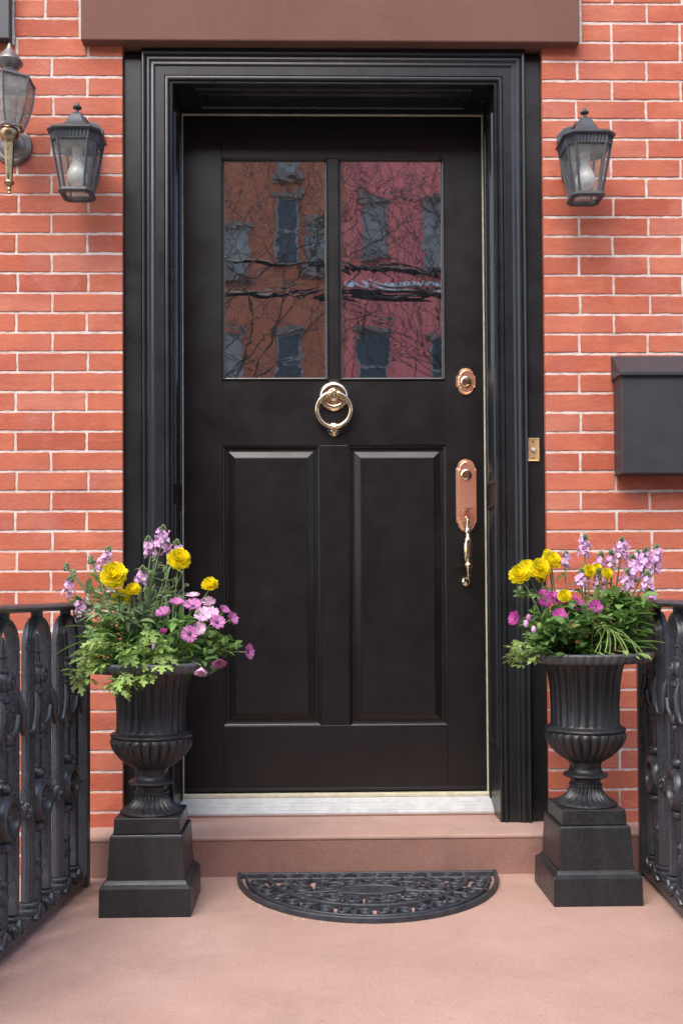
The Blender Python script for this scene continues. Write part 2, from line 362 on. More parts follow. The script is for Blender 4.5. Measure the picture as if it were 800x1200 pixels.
# ------------------------------------------------------------------ brick wall
wall = empty('brick_wall', (0, YB, -1.415), 'coral red painted brick wall with pale raised mortar joints around the black doorway', 'wall')
CW = 24.0
rowh = (at(755, 26.6, Y=YB).z - at(755, 598.7, Y=YB).z)/25          # measured course height
zr0 = at(755, 598.7, Y=YB).z
brL = at(756, 200, Y=YB).x - at(675, 200, Y=YB).x                    # stretcher length with joint
def bricks():
    mb = MB(); mb.tone = []
    J = .0070
    def brick(x0, x1, z0, z1, retL=False, retR=False):
        rnd = random.Random(hash((round(x0, 3), round(z0, 3))))
        tone = min(1, max(0, rnd.gauss(.55, .28)))
        step = .011; j = J/2; a = .0009
        x0_, x1_ = x0+(0 if retL else j), x1-(0 if retR else j); z0_, z1_ = z0+j+rnd.uniform(-.0006, .0006), z1-j+rnd.uniform(-.0006, .0006)
        nx = max(3, int((x1_-x0_)/step)); nz = 4; P = []
        for i in range(nx): P.append((x0_+(x1_-x0_)*i/nx, z0_))
        for i in range(nz): P.append((x1_, z0_+(z1_-z0_)*i/nz))
        for i in range(nx): P.append((x1_-(x1_-x0_)*i/nx, z1_))
        for i in range(nz): P.append((x0_, z1_-(z1_-z0_)*i/nz))
        P = [(x+rnd.uniform(-a, a)*(0 if ((retL and x < x0_+.002) or (retR and x > x1_-.002)) else 1), z+rnd.uniform(-a, a)) for x, z in P]
        cx, cz = (x0_+x1_)/2, (z0_+z1_)/2; hw, hh = (x1_-x0_)/2, (z1_-z0_)/2
        tx, tz = rnd.uniform(-.0006, .0006), rnd.uniform(-.0005, .0005); off = rnd.uniform(-.0006, .0006)
        def ring(ins, y):
            return [Vector((cx+(x-cx)*(1-ins/hw), YB+y+off+tx*(x-cx)/hw+tz*(z-cz)/hh, cz+(z-cz)*(1-ins/hh))) for x, z in P]
        back = .07 if (retL or retR) else .02
        r = [ring(0, back), ring(0, .0024), ring(.0004, .0006), ring(.0014, 0)]
        nf = len(mb.f); mb.loft(r, True, False, True); mb.tone += [tone]*(len(mb.f)-nf)
    def run(xa, xb, z0, z1, startlen, edge, leftward):
        """bricks from the opening edge outwards"""
        x = xa; L = startlen; first = True
        while (x > xb) if leftward else (x < xb):
            rr = random.Random(hash((round(x, 2), round(z0, 2), 5))).uniform(-.003, .003)
            if leftward:
                x2 = max(x-L+rr, xb); brick(x2, x, z0, z1, retR=first and edge)
            else:
                x2 = min(x+L+rr, xb); brick(x, x2, z0, z1, retL=first and edge)
            x = x2; L = brL; first = False
    zs = zr0
    k0 = -int((zr0+1.415)/rowh)-1
    for k in range(k0, int((3.6-zr0)/rowh)+1):
        z0 = zr0 + k*rowh; z1 = z0+rowh
        if z1 < -1.40: continue
        zl0 = z0+.006; zl1 = z1+.006
        par = k % 2
        # right of door: row just above y=598.7 has a half brick at the opening
        hR = at(675.5, 100, Y=YB).x - bx1; fR = hR + brL/2
        hL = bx0 - at(97.5, 100, Y=YB).x; fL = hL + brL/2 - .003
        sR, sL = (hR, fR) if par == 0 else (fR, hR)
        lx0, lx1 = at(94.3, 30, Y=YB).x-.003, at(679, 30, Y=YB).x+.003      # lintel ends
        zl_top = zlin0 + .42
        if z0 > zl_top:
            run(-2.6, 2.6, z0, z1, brL*(1 if par else .5), False, False)
        elif z0 > zlin0 - .025:
            run(lx1, 2.6, z0, z1, brL*(.45 if par == 0 else .95) , False, False); run(lx0, -2.6, zl0, zl1, brL*(.5 if par else .98), False, True)
        elif z1 < .0:
            run(bx1+.3, 2.6, z0, z1, brL*(.5 if par else 1), False, False) if False else None
            run(-2.6, 2.6, z0, z1, brL*(.5 if par else 1), False, False)
        else:
            zz1 = z1
            zz1L = zl1
            run(bx1, 2.6, z0, zz1, sR if par == 0 else sR, True, False)
            run(bx0, -2.6, zl0, zz1L, sL, True, True)
    return mb
bricks().build('brickwork', 'brick', wall)
# mortar: a subdivided sheet with an uneven surface, with the opening cut out
def mortar():
    mb = MB(); st = .012; dep = .0022
    def rel(x, z):
        h = math.sin(x*413.1+z*217.7)*.5 + math.sin(x*151.3-z*389.9+1.3)*.5
        return h*.0006
    def sheet(x0, x1, z0, z1, y=YB+dep):
        nx = max(1, int((x1-x0)/st)); nz = max(1, int((z1-z0)/st)); o = len(mb.v); r = random.Random(3)
        vs = [(x0+(x1-x0)*i/nx, y+rel(x0+(x1-x0)*i/nx, z0+(z1-z0)*k/nz)+r.uniform(-.0004, .0004), z0+(z1-z0)*k/nz) for k in range(nz+1) for i in range(nx+1)]
        fs = [(k*(nx+1)+i, k*(nx+1)+i+1, (k+1)*(nx+1)+i+1, (k+1)*(nx+1)+i) for k in range(nz) for i in range(nx)]
        mb.add(vs, fs)
    sheet(-1.35, bx0-.001, -.12, 2.6); sheet(bx1+.001, 1.35, -.12, 2.6)
    mb.box(-2.6, -1.352, YB+.0032, YB+.06, -1.415, 3.6); mb.box(1.352, 2.6, YB+.0032, YB+.06, -1.415, 3.6)
    mb.box(-1.35, 1.35, YB+.0032, YB+.06, 2.602, 3.6); mb.box(-1.35, 1.35, YB+.0032, YB+.06, -1.415, -.122)
    mb.box(bx0-.2, bx0-.0012, YB+.004, YB+.08, -.1, zlin0-.002); mb.box(bx1+.0012, bx1+.2, YB+.004, YB+.08, -.1, zlin0-.002)
    # the wall's body behind the facing
    mb.box(-2.6, bx0-.004, YB+.082, .25, -1.415, 3.6); mb.box(bx1+.004, 2.6, YB+.082, .25, -1.415, 3.6)
    mb.box(bx0-.004, bx1+.004, YB+.082, .25, zlin0+.02, 3.6)
    return mb
mortar().build('mortar', 'mortar', wall)
g = MB(); lx0 = at(94.3, 30, Y=YL).x; lx1 = at(679, 30, Y=YL).x
g.box(lx0, lx1, YL, YB+.08, zlin0, zlin0+.42)
g.build('stone_lintel', 'lintel', wall, bevel=.004)

# ------------------------------------------------------------------ stoop
YS = at(388, 980, Z=0).y                                     # front of the sill step
g = MB(); g.box(-.735, .90, YS+.006, .05, ZF-.1, -.012); g.build
st = empty('door_step', (XC, YS, ZF), 'pinkish brownstone step directly below the white door threshold', 'step')
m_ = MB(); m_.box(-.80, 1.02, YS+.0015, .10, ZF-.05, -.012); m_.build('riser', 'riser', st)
m_ = MB(); m_.box(-.80, 1.02, YS, .10, -.0115, 0); m_.build('tread', 'stone', st, bevel=.004, seg=3)
g = MB(); g.box(-.86, 1.10, -1.95, YS+.02, ZF-1.3, ZF)
tag(g.build('landing', 'stone', bevel=.006), kind='structure')
for k in range(7):
    y = -1.95-.29*k; z = ZF-.185*(k+1)
    g = MB(); g.box(-.86, 1.10, y-.29, y-.001, z-.19 if z-.19 > -1.45 else -1.45, z)
    tag(g.build('stoop_step', 'stone', bevel=.008), kind='structure')

# ------------------------------------------------------------------ door frame
fr = empty('door_frame', (XC, YJ, 0), 'black painted moulded wooden door surround set in the brick opening', 'door frame')
# jamb reveals (three sides) with sunk panels
m_ = MB()
m_.box(XL-.03, XL, YJ+.003, .06, 0, ZT); m_.box(XR, XR+.03, YJ+.003, .06, 0, ZT); m_.box(XL-.03, XR+.03, YJ+.003, .06, ZT, ZT+.03)
m_.build('jamb', 'black', fr, bevel=.0015)
def reveal_panel(side):
    mb = MB(); ya, yb = -.150, -.050
    prof = [(.012, 0), (.010, .004), (.006, .0055), (.002, .005), (0, .002), (-.004, .0005), (-.016, .0005), (-.026, .0045)]
    zs = ((.22, .90), (.98, ZT-.08))
    if side == 0:
        for a, b in zs: mb.rects(ya, yb, a, b, [(u, XL+h) for u, h in prof], True, 'YZ')
    elif side == 1:
        for a, b in zs: mb.rects(ya, yb, a, b, [(u, XR-h) for u, h in prof], True, 'YZ')
    else: mb.rects(XL+.07, XR-.07, ya, yb, [(u, ZT-h) for u, h in prof], True, 'XY')
    return mb
for s_ in range(3): reveal_panel(s_).build('reveal_panel', 'black', fr)
# door stop
m_ = MB(); e = .006
m_.box(XL, XL+.0035, -.030, -.012, .02, ZT); m_.box(XR-.0035, XR, -.030, -.012, .02, ZT); m_.box(XL+.0035, XR-.0035, -.030, -.012, ZT-.0035, ZT)
m_.build('door_stop', 'black', fr)
m_ = MB(); m_.box(XL+.0006, XL+.0052, -.006, .02, .03, ZT-.001); m_.box(XR-.0056, XR-.0006, -.006, .02, .03, ZT-.001); m_.box(XL+.0056, XR-.006, -.004, .02, ZT-.0045, ZT-.0006)
m_.build('weatherstrip', 'cream', fr)
# casing: bead, flat, ogee, back band
m_ = MB()
Y0 = YJ
prof = [(0, Y0+.004), (0, Y0-.001), (.002, Y0-.004), (.006, Y0-.0045), (.0075, Y0-.002), (.0075, Y0+.001), (.0095, Y0+.001), (.011, Y0-.0025), (.014, Y0-.0065), (.019, Y0-.0075),
        (.023, Y0-.0065), (.0245, Y0+.004), (.0265, Y0+.004), (.0268, Y0-.003), (.0275, Y0-.0045), (.0545, Y0-.0045), (.056, Y0-.0055),
        (.0565, Y0-.007), (.060, Y0-.0095), (.0645, Y0-.0090), (.067, Y0-.0082), (.0695, Y0-.0105), (.074, Y0-.0135), (.0795, Y0-.0130), (.0825, Y0-.0100), (.0845, Y0-.0105), (.087, Y0-.0155), (.091, Y0-.0175), (.0945, Y0-.0170), (.0955, Y0-.012), (.0955, Y0+.06)]
ex = .0015
m_.ushape(XL, XR, 0, ZT, [(u*.91, y) for u, y in prof])
m_.build('casing', 'black', fr, smooth=True, angle=28)
# outer strips and head filler
YO = -.181
m_ = MB(); uo = .0955*.91+.004
m_.box(bx0+.001, XL-uo, YO, YO+.1, 0, zlin0-.012); m_.box(XR+uo, bx1-.001, YO, YO+.1, 0, zlin0-.012)
m_.build('outer_board', 'black', fr, bevel=.002)
m_ = MB(); m_.box(XL-uo+.001, XR+uo-.001, YO-.012, YO+.09, ZT+.0955*.91, zlin0+.018); m_.box(bx0+.001, XL-uo, YO+.02, YO+.09, zlin0-.0118, zlin0+.018); m_.box(XR+uo, bx1-.001, YO+.02, YO+.09, zlin0-.0118, zlin0+.018)
m_.build('head_board', 'black', fr)
# groove backing
m_ = MB(); m_.box(XL-uo, XL-.080, YO+.03, YO+.08, 0, ZT+.1); m_.box(XR+.080, XR+uo, YO+.03, YO+.08, 0, ZT+.1); m_.build('backing', 'dark', fr)
# threshold
zth = at(388, 935, Y=-.03).z
m_ = MB()
m_.add([(XL, -.085, .004), (XR, -.085, .004), (XR, -.085, .009), (XL, -.085, .009), (XL, -.022, zth-.002), (XR, -.022, zth-.002), (XR, .05, zth-.002), (XL, .05, zth-.002), (XL, .05, .002), (XR, .05, .002)],
       [(0, 1, 2, 3), (3, 2, 5, 4), (4, 5, 6, 7), (7, 6, 9, 8), (0, 8, 9, 1)])
for q in range(3):
    y = -.074+.015*q; z = .009+(y+.085)/.063*(zth-.011)
    m_.box(XL, XR, y, y+.0035, z-.002, z+.0007)
thr = m_.build('threshold', 'alu', fr)
m_ = MB(); m_.box(XL+.001, XR-.001, -.018, .05, zth-.0018, zth+.009); m_.build('sill_strip', 'cream', thr, bevel=.002)
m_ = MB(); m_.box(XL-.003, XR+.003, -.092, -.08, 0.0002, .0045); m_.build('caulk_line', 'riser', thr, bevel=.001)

# ------------------------------------------------------------------ front door
dx0, dx1 = XL+.0058, XR-.0062; dz0, dz1 = at(388, 927, Y=0).z, ZT-.005
dr = empty('front_door', (XC, 0, dz0), 'black panelled front door with two wavy glass panes and brass hardware', 'door')
def px_rect(l, t, r, b): 
    a = at(l, (t+b)/2, Y=0).x; c = at(r, (t+b)/2, Y=0).x; d = at((l+r)/2, t, Y=0).z; e = at((l+r)/2, b, Y=0).z
    return a, c, e, d
GL = px_rect(260, 185, 384, 445); GR = px_rect(397, 185, 520.5, 445)
PL = px_rect(259.5, 522, 375, 851); PR = px_rect(409, 522, 526, 851)
TH = .042
m_ = MB()
m_.box(dx0, GL[0], 0, TH, dz0, dz1)                        # hinge stile
m_.box(GR[1], dx1, 0, TH, dz0, dz1)                        # lock stile (to the glass edge)
m_.box(GL[0], GR[1], 0.0004, TH, GL[3], dz1)               # top rail
zl1 = GL[2]; zl0 = PL[3]
m_.box(GL[0], GR[1], 0.0005, TH, zl0, zl1)                 # lock rail
m_.box(GL[0], GR[1], 0.0003, TH, dz0, PL[2])               # bottom rail
m_.box(PL[1], PR[0], 0.0006, TH, PL[2], zl0)               # lower muntin
m_.box(GL[1], GR[0], 0.0006, TH, zl1, GL[3])               # glazing bar
if PR[1] > GR[1]:                                          # lower right panel cuts into the stile a little
    pass
PRr = (PR[0], min(PR[1], GR[1]-.0002), PR[2], PR[3]); PLl = (max(PL[0], GL[0]+.0002), PL[1], PL[2], PL[3])
slab = m_.build('door_leaf', 'door', dr, bevel=.0012)
stick = [(0, 0), (-.0008, .0042), (-.0025, .0048), (-.005, .0062), (-.0075, .0095), (-.0085, .0128), (-.010, .0132), (-.0165, .0132), (-.0175, .0118)]
for R_ in (PLl, PRr):
    mb = MB(); mb.rects(R_[0], R_[1], R_[2], R_[3], stick + [(-.036, .0045), (-.0372, .0025), (-.038, .0022)], True)
    mb.build('raised_panel', 'door', dr)
gst = [(0.0, .0002), (.0, -.0035), (-.0015, -.0048), (-.0035, -.0035), (-.0048, .001), (-.006, .0045), (-.0078, .006), (-.0078, .0098)]
for R_ in (GL, GR):
    mb = MB(); mb.rects(R_[0], R_[1], R_[2], R_[3], gst)
    f_ = mb.build('glazing_bead', 'door', dr, smooth=True, angle=35)
    mb = MB(); q = .0079; mb.box(R_[0]+q, R_[1]-q, .009, .013, R_[2]+q, R_[3]-q); mb.build('glass_pane', 'door_glass', f_)
    # pale sealant line round the glass
    mb = MB(); mb.rects(R_[0]+q-.0012, R_[1]-q+.0012, R_[2]+q-.0012, R_[3]-q+.0012, [(0, .0088), (-.0016, .0088)]); mb.build('glass_seal', 'cream', f_)
m_ = MB(); m_.box(dx0+.003, dx1-.003, -.004, .0, dz0+.0005, dz0+.010); m_.build('door_sweep', 'black', dr, bevel=.0012)
# knocker
kc = at(391, 464.5, Y=0); kn = MB()
kn.lathe([(.0001, .014), (.008, .0135), (.012, .011), (.0165, .0095), (.018, .0115), (.021, .0115), (.0225, .0085), (.027, .0075), (.0305, .0095), (.036, .0095), (.042, .0065), (.0455, .003), (.046, 0)], 48, (kc.x, -.0005, kc.z), 'Y')
kn_o = kn.build('door_knocker', 'brass', dr, smooth=True, angle=50)
rc = at(391, 480.5, Y=-.02); mb = MB()
mb.tube([(rc.x+.0515*math.sin(a), -.024-.003*math.cos(a), rc.z+.0515*math.cos(a)) for a in [2*PI*k/48 for k in range(48)]], [.0066+.0012*(1-math.cos(2*PI*k/48))/2 for k in range(48)], 12, True)
mb.build('ring', 'brass', kn_o, smooth=True)
mb = MB(); mb.sphere((kc.x, -.026, rc.z+.0535), .0125, 16, 10, (.85, 1, 1.05)); mb.tube([(kc.x, -.01, rc.z+.052), (kc.x, -.03, rc.z+.052)], .0075, 12); mb.tube([(kc.x-.017, -.024, rc.z+.052), (kc.x+.017, -.024, rc.z+.052)], .0068, 12)
mb.build('hinge_ball', 'brass', kn_o, smooth=True)
sc_ = at(391, 505, Y=0); mb = MB()
mb.lathe([(.0001, .016), (.006, .0155), (.011, .0125), (.0125, .009), (.015, .0075), (.018, .005), (.019, 0)], 28, (sc_.x, 0, sc_.z), 'Y'); mb.sphere((sc_.x, -.014, sc_.z+.014), .0105, 14, 10, (1.5, .8, .9))
mb.build('strike_boss', 'brass', kn_o, smooth=True)
# lock plates: straight sides, bowed ends with little ears
def plate_outline(cx, zt, zb, w, wr, ear, rx=None):
    """rounded ends radius wr narrower than the body half width w"""
    o = []; r = wr
    zc1 = zt-r*.95; zc0 = zb+r*.95
    for k in range(13):
        a = PI*k/12; o.append((cx+r*math.cos(a), zc1+ear*.1+r*.95*math.sin(a)))
    o += [(cx-w+.0015, zc1-ear*.2), (cx-w, zc1-ear*.6)]
    o += [(cx-w, zc0+ear*.6), (cx-w+.0015, zc0+ear*.2)]
    for k in range(13):
        a = PI+PI*k/12; o.append((cx+r*math.cos(a), zc0-ear*.1+r*.95*math.sin(a)))
    o += [(cx+w-.0015, zc0+ear*.2), (cx+w, zc0+ear*.6)]
    o += [(cx+w, zc1-ear*.6), (cx+w-.0015, zc1-ear*.2)]
    return o
def plate(cx, zt, zb, w, wr, ear):
    cz = (zt+zb)/2; mb = MB(); O = plate_outline(cx, zt, zb, w, wr, ear)
    def ins(d): return [(cx+(x-cx)*(1-d/w), cz+(z-cz)*(1-d/((zt-zb)/2))) for x, z in O]
    rings = [[Vector((x, y, z)) for x, z in ins(d)] for d, y in ((0, 0), (0, -.0035), (.0012, -.0052), (.003, -.0052), (.0042, -.003), (.0055, -.003), (.007, -.0055), (.0085, -.0062))]
    mb.loft(rings, True, False, True); return mb
def keycyl(cx, cz, parent, R=.013):
    mb = MB(); mb.lathe([(R+.0035, 0), (R+.0035, .003), (R+.001, .0045), (R, .0035), (R-.001, .006), (.0062, .007), (.006, .0062), (.0001, .0062)], 32, (cx, -.006, cz), 'Y')
    k = mb.build('key_cylinder', 'brass', parent, smooth=True, angle=35)
    mb = MB(); mb.box(cx-.0008, cx+.0008, -.0126, -.012, cz-.0045, cz+.0035); mb.build('keyhole', 'dark', k)
a = at(545.5, 447, Y=0); zt = at(545, 431.5, Y=0).z; zb = at(545, 463, Y=0).z
db = plate(a.x, zt, zb, .0300, .0235, .006).build('deadbolt_lock', 'plate_brass', dr, smooth=True, angle=12); keycyl(a.x, a.z-.002, db)
a = at(546, 580, Y=0); zt = at(546, 538.5, Y=0).z; zb = at(546, 623, Y=0).z
hs_ = plate(a.x, zt, zb, .0315, .0265, .008).build('handle_plate', 'plate_brass', dr, smooth=True, angle=12); kz = at(546, 556.5, Y=0).z; keycyl(a.x, kz, hs_, .013)
mb = MB()
for s in (-1, 1):                                               # beading down both edges
    z = zb+.03
    while z < zt-.03: mb.sphere((a.x+s*.0298, -.0052, z), .0022, 6, 4); z += .0052
mb.build('beaded_edge', 'brass', hs_, smooth=True)
lz = at(546, 597, Y=0).z; mb = MB()
mb.loft([[Vector((a.x-.001+dx*w, -.008-t_, lz-.001+sg*h)) for dx, sg in ((-1, 0), (-.6, .6), (0, .8), (.6, .9), (1, .6), (.6, -.3), (0, -.8), (-.6, -.6))] for t_, w, h in ((0, .006, .004), (.016, .013, .0055), (.026, .017, .005), (.033, .015, .0025))], True, True, True)
mb.build('thumb_latch', 'brass', hs_, smooth=True)
gx = at(548, 640, Y=-.05).x; 
def gz(py): return at(548, py, Y=-.05).z
ax = a.x
prof = [(gz(612), .0045), (gz(617), .0048), (gz(620), .0075), (gz(624), .0092), (gz(626), .0055), (gz(627.5), .0078), (gz(629), .0056), (gz(632), .0092), (gz(637), .0104), (gz(644), .0108), (gz(652), .0105), (gz(658), .0092), (gz(659.5), .0068), (gz(662), .0106), (gz(665), .0092), (gz(667), .0055), (gz(672), .0042)]
mb = MB()
seg = 16
rings = [[Vector((gx+1.15*r*(1+(.06 if (.0088 < r < .0112 and k % 2) else 0))*math.cos(2*PI*k/seg), -.052+r*math.sin(2*PI*k/seg), z)) for k in range(seg)] for z, r in prof]
mb.loft(rings)
zt_ = gz(612)
mb.tube([(ax-.002, -.006, zt_+.010), (ax-.002, -.024, zt_+.014), (gx-.002, -.042, zt_+.013), (gx, -.051, zt_+.006), (gx, -.052, zt_-.002)], [.0075, .0062, .0055, .005, .0046], 12)
zb_ = gz(672)
mb.tube([(gx, -.052, zb_+.002), (gx+.001, -.050, zb_-.010), (gx+.001, -.040, zb_-.019), (gx, -.022, zb_-.021), (gx-.001, -.004, zb_-.019)], [.0045, .0046, .005, .0056, .007], 12)
mb.build('grip_handle', 'brass', hs_, smooth=True)
bz = at(546, 682, Y=0); mb = MB(); mb.lathe([(.0001, .011), (.006, .0105), (.009, .008), (.0105, .006), (.013, .005), (.0145, .002), (.0148, 0)], 28, (bz.x, 0, bz.z), 'Y'); mb.build('handle_foot', 'brass', dr, smooth=True)

# doorbell
b0 = at(616.2, 513.5, Y=YO); b1 = at(632, 541, Y=YO); cx, cz = (b0.x+b1.x)/2, (b0.z+b1.z)/2
db = empty('doorbell', (cx, YO, cz), 'small rectangular brass doorbell button on the black frame right of the door', 'doorbell')
mb = MB(); hw, hh = abs(b1.x-b0.x)/2, abs(b0.z-b1.z)/2
mb.rects(cx-hw, cx+hw, cz-hh, cz+hh, [(0, YO), (0, YO-.003), (-.0025, YO-.0065), (-.0045, YO-.0035), (-.006, YO-.0035)], True); mb.build('plate', 'satin_brass', db)
mb = MB(); mb.lathe([(.0001, .008), (.004, .0075), (.0055, .005), (.006, .002), (.006, 0)], 20, (cx, YO-.004, cz), 'Y'); mb.build('button', 'alu', db, smooth=True)
for s in (-1, 1):
    mb = MB(); mb.lathe([(.0001, .0016), (.0022, .0012), (.0026, 0)], 12, (cx, YO-.004, cz+s*hh*.68), 'Y'); mb.build('screw', 'oldbrass', db, smooth=True)

# ------------------------------------------------------------------ mailbox
mx0 = at(728, 500, Y=YB-.075).x; mz0 = at(760, 554.5, Y=YB-.075).z; mz1 = at(760, 437, Y=YB-.082).z; mzt = at(760, 418, Y=YB).z
MW = .38
ml = empty('mailbox', (mx0+MW/2, YB, mz0), 'dark charcoal metal wall mailbox with sloping lid fixed to the brick on the right', 'mailbox')
mb = MB(); yf = YB-.075
mb.box(mx0, mx0+MW, yf, YB-.001, mz0, mz1-.001); mb.build('box_body', 'mail', ml, bevel=.003)
mb = MB(); o_ = .006
mb.loft([[Vector((x, YB-.001, mz1-.006)), Vector((x, YB-.001, mzt)), Vector((x, YB-.010, mzt)), Vector((x, yf-.010, mz1+.005)), Vector((x, yf-.010, mz1-.006))] for x in (mx0-o_, mx0+MW+o_)], True, True, True)
mb.build('lid', 'mail', ml, bevel=.0015)

# ------------------------------------------------------------------ wall panel at upper left
s0 = at(11, 44.5, Y=YB-.03)
sh = empty('window_frame', (s0.x-.1, YB, s0.z), 'corner of a slate grey painted window frame above the brass lantern', 'window frame')
mb = MB(); mb.box(s0.x-.09, s0.x, YB-.03, YB-.0012, s0.z, s0.z+.9); mb.build('side_post', 'shutter', sh, bevel=.003)
mb = MB(); mb.box(s0.x-.9, s0.x-.091, YB-.028, YB-.0012, s0.z+.002, s0.z+.06); mb.build('bottom_rail', 'shutter', sh, bevel=.003)
mb = MB(); mb.box(s0.x-.9, s0.x-.091, YB-.012, YB-.0012, s0.z+.061, s0.z+.9); mb.build('glass_pane', 'window', sh)
mb = MB()
for k in range(60):
    z = s0.z-.004+k*.015; mb.box(s0.x+.0005, s0.x+.006+random.uniform(0, .003), YB-.006-random.uniform(0, .002), YB-.001, z, z+.0155)
mb.build('caulk', 'caulk', sh)

# ------------------------------------------------------------------ black lanterns
def octa(hw, c, z, cx=0, cy=0):
    return [Vector((cx+x, cy+y, z)) for x, y in ((-hw+c, -hw), (hw-c, -hw), (hw, -hw+c), (hw, hw-c), (hw-c, hw), (-hw+c, hw), (-hw, hw-c), (-hw, -hw+c))]
def lantern(loc, label):
    # local: z=0 bottom of glass cage; wall at y=+.125
    t = empty('wall_lantern', loc, label, 'wall lantern', 'black lanterns either side of the door'); L = Vector(loc)
    def P(mb): 
        mb.v = [v+L for v in mb.v]; return mb
    H = .138; hb, ht = .0385, .0595; cb, ct = .0125, .0185
    mb = MB(); mb.loft([octa(hb-.004, cb, 0), octa(hb+.004, cb, 0), octa(hb+.007, cb, .004), octa(hb+.006, cb, .010), octa(hb+.001, cb, .013), octa(hb-.005, cb, .013), octa(hb-.005, cb, 0)]); P(mb).build('bottom_frame', 'lamp', t)
    mb = MB()
    A = octa(hb, cb, .012); B = octa(ht, ct, H)
    for a_, b_ in zip(A, B): mb.tube([a_, b_], .0036, 6)
    P(mb).build('cage_bars', 'lamp', t)
    mb = MB(); mb.loft([octa(hb-.001, cb, .012), octa(ht-.001, ct, H)]); P(mb).build('glass_panes', 'glass', t)
    mb = MB(); mb.loft([octa(hb-.006, cb, .004)], cap0=True); mb.f = mb.f or []; P(mb).build('bottom_glass', 'glass', t)
    # fluted band and roof
    mb = MB(); n = 72
    def fl(z, r, a):
        o = octa(r, r*.3, z); out = []
        for i in range(8):
            p, q = o[i], o[(i+1) % 8]; m = int(18 if i % 2 == 0 else 8)
            for k in range(m): 
                v = p.lerp(q, k/m); s = 1 - (a if k % 2 else 0); out.append(Vector((v.x*s, v.y*s, z)))
        return out
    mb.loft([fl(H-.002, ht-.004, 0), fl(H-.002, ht+.002, 0), fl(H+.002, ht+.003, .05), fl(H+.018, ht+.005, .05), fl(H+.020, ht+.005, 0)]); P(mb).build('fluted_band', 'lamp', t)
    mb = MB()
    prof = [(ht+.003, .0195), (ht+.008, .021), (ht+.0115, .024), (ht+.0115, .028), (ht+.007, .032), (ht-.006, .037), (ht-.020, .046), (ht-.030, .058), (ht-.036, .070), (ht-.041, .080), (ht-.044, .086), (ht-.048, .089), (.0001, .090)]
    mb.loft([octa(max(r, .0003), max(r, .0003)*.32, H+z) for r, z in prof]); P(mb).build('roof', 'lamp', t, smooth=True, angle=30)
    mb = MB(); mb.lathe([(.010, .086), (.010, .092), (.0045, .095), (.0035, .101), (.006, .103), (.0115, .105), (.012, .108), (.007, .111), (.006, .115), (.0035, .119), (.0001, .120)], 20, (0, 0, H)); P(mb).build('finial', 'lamp', t, smooth=True)
    # scrolled arm and back plate
    mb = MB(); yw = .125
    out = [(-.19, .0), (-.17, .014), (-.12, .022), (-.04, .024), (.06, .024), (.10, .030), (.14, .030), (.18, .020), (.20, .0)]
    mb.prism([(w_*1.6, .168+l_*.48) for l_, w_ in out] + [(-w_*1.6, .168+l_*.48) for l_, w_ in reversed(out[1:-1])], yw-.012, yw-.0008); P(mb).build('back_plate', 'lamp', t, bevel=.003)
    mb = MB(); arm = [(0, yw-.005, .19), (0, yw-.022, .215), (0, .09, .236), (0, .07, .240), (0, .05, .232), (0, .03, .214)]
    from mathutils import geometry as _g
    mb.tube([Vector(p) for p in arm], [.015, .016, .0155, .014, .012, .012], 12, flat=(1, 0, 0))
    P(mb).build('arm', 'lamp', t, smooth=True)
    mb = MB(); mb.lathe([(.013, .0), (.013, -.02), (.012, -.022), (.0001, -.022)], 20, (0, 0, H-.005)); P(mb).build('socket', 'paleiron', t, smooth=True)
    mb = MB(); mb.lathe([(.012, 0), (.0125, -.008), (.014, -.018), (.019, -.031), (.0245, -.043), (.027, -.054), (.0255, -.065), (.020, -.075), (.011, -.081), (.0001, -.083)], 28, (0, 0, H-.025)); P(mb).build('bulb', 'bulb', t, smooth=True)
    return t
YLN = YB-.125
p = at(90.5, 230, Y=YLN); lantern((p.x, YLN, p.z), 'black wall lantern on the brick left of the door, beside the brass one')
p = at(686, 235, Y=YLN); lantern((p.x, YLN, p.z), 'black wall lantern on the brick right of the door, above the mailbox')

# ------------------------------------------------------------------ brass lantern at left edge
def hexa(r, z, c, rot=PI/6*3): return [Vector((c.x+r*math.cos(rot+2*PI*k/6), c.y+r*math.sin(rot+2*PI*k/6), z)) for k in range(6)]
yb_ = YB-.14; c = at(11, 150, Y=yb_)
def bz_(py): return at(11, py, Y=yb_).z
t = empty('brass_lantern', (c.x, yb_, bz_(226)), 'tarnished brass and smoky glass lantern cut by the left edge of the photo', 'wall lantern')
R1, R2 = .068, .036
Z1, Z0 = bz_(96), bz_(150)
bow = [(Z0, R2), (Z0+.03, R2+.014), (Z0+.06, R2+.023), (Z0+.09, R2+.029), (Z1, R1)]
mb = MB(); mb.loft([hexa(r-.001, z, c) for z, r in bow]); mb.build('glass_panes', 'glass_dirty', t)
mb = MB()
for k in range(6):
    a_ = PI/2+2*PI*k/6; mb.tube([(c.x+r*math.cos(a_), c.y+r*math.sin(a_), z) for z, r in bow], .0028, 6)
mb.tube(hexa(R1+.001, Z1, c), .0035, 6, True); mb.tube(hexa(R2, Z0, c), .005, 6, True); mb.build('cage_bars', 'pewter', t)
mb = MB(); mb.loft([hexa(R1+.001, Z1+.002, c), hexa(R1-.02, Z1+.012, c), hexa(.03, bz_(86), c), hexa(.024, bz_(83), c)]); mb.build('shoulder', 'pewter', t)
mb = MB(); mb.lathe([(.020, bz_(86)), (.019, bz_(82)), (.026, bz_(78)), (.034, bz_(75)), (.036, bz_(73)), (.034, bz_(71)), (.026, bz_(66)), (.014, bz_(60)), (.008, bz_(56)), (.005, bz_(52)), (.0001, bz_(49))], 32, (c.x, yb_, 0)); mb.build('cap', 'pewter', t, smooth=True)
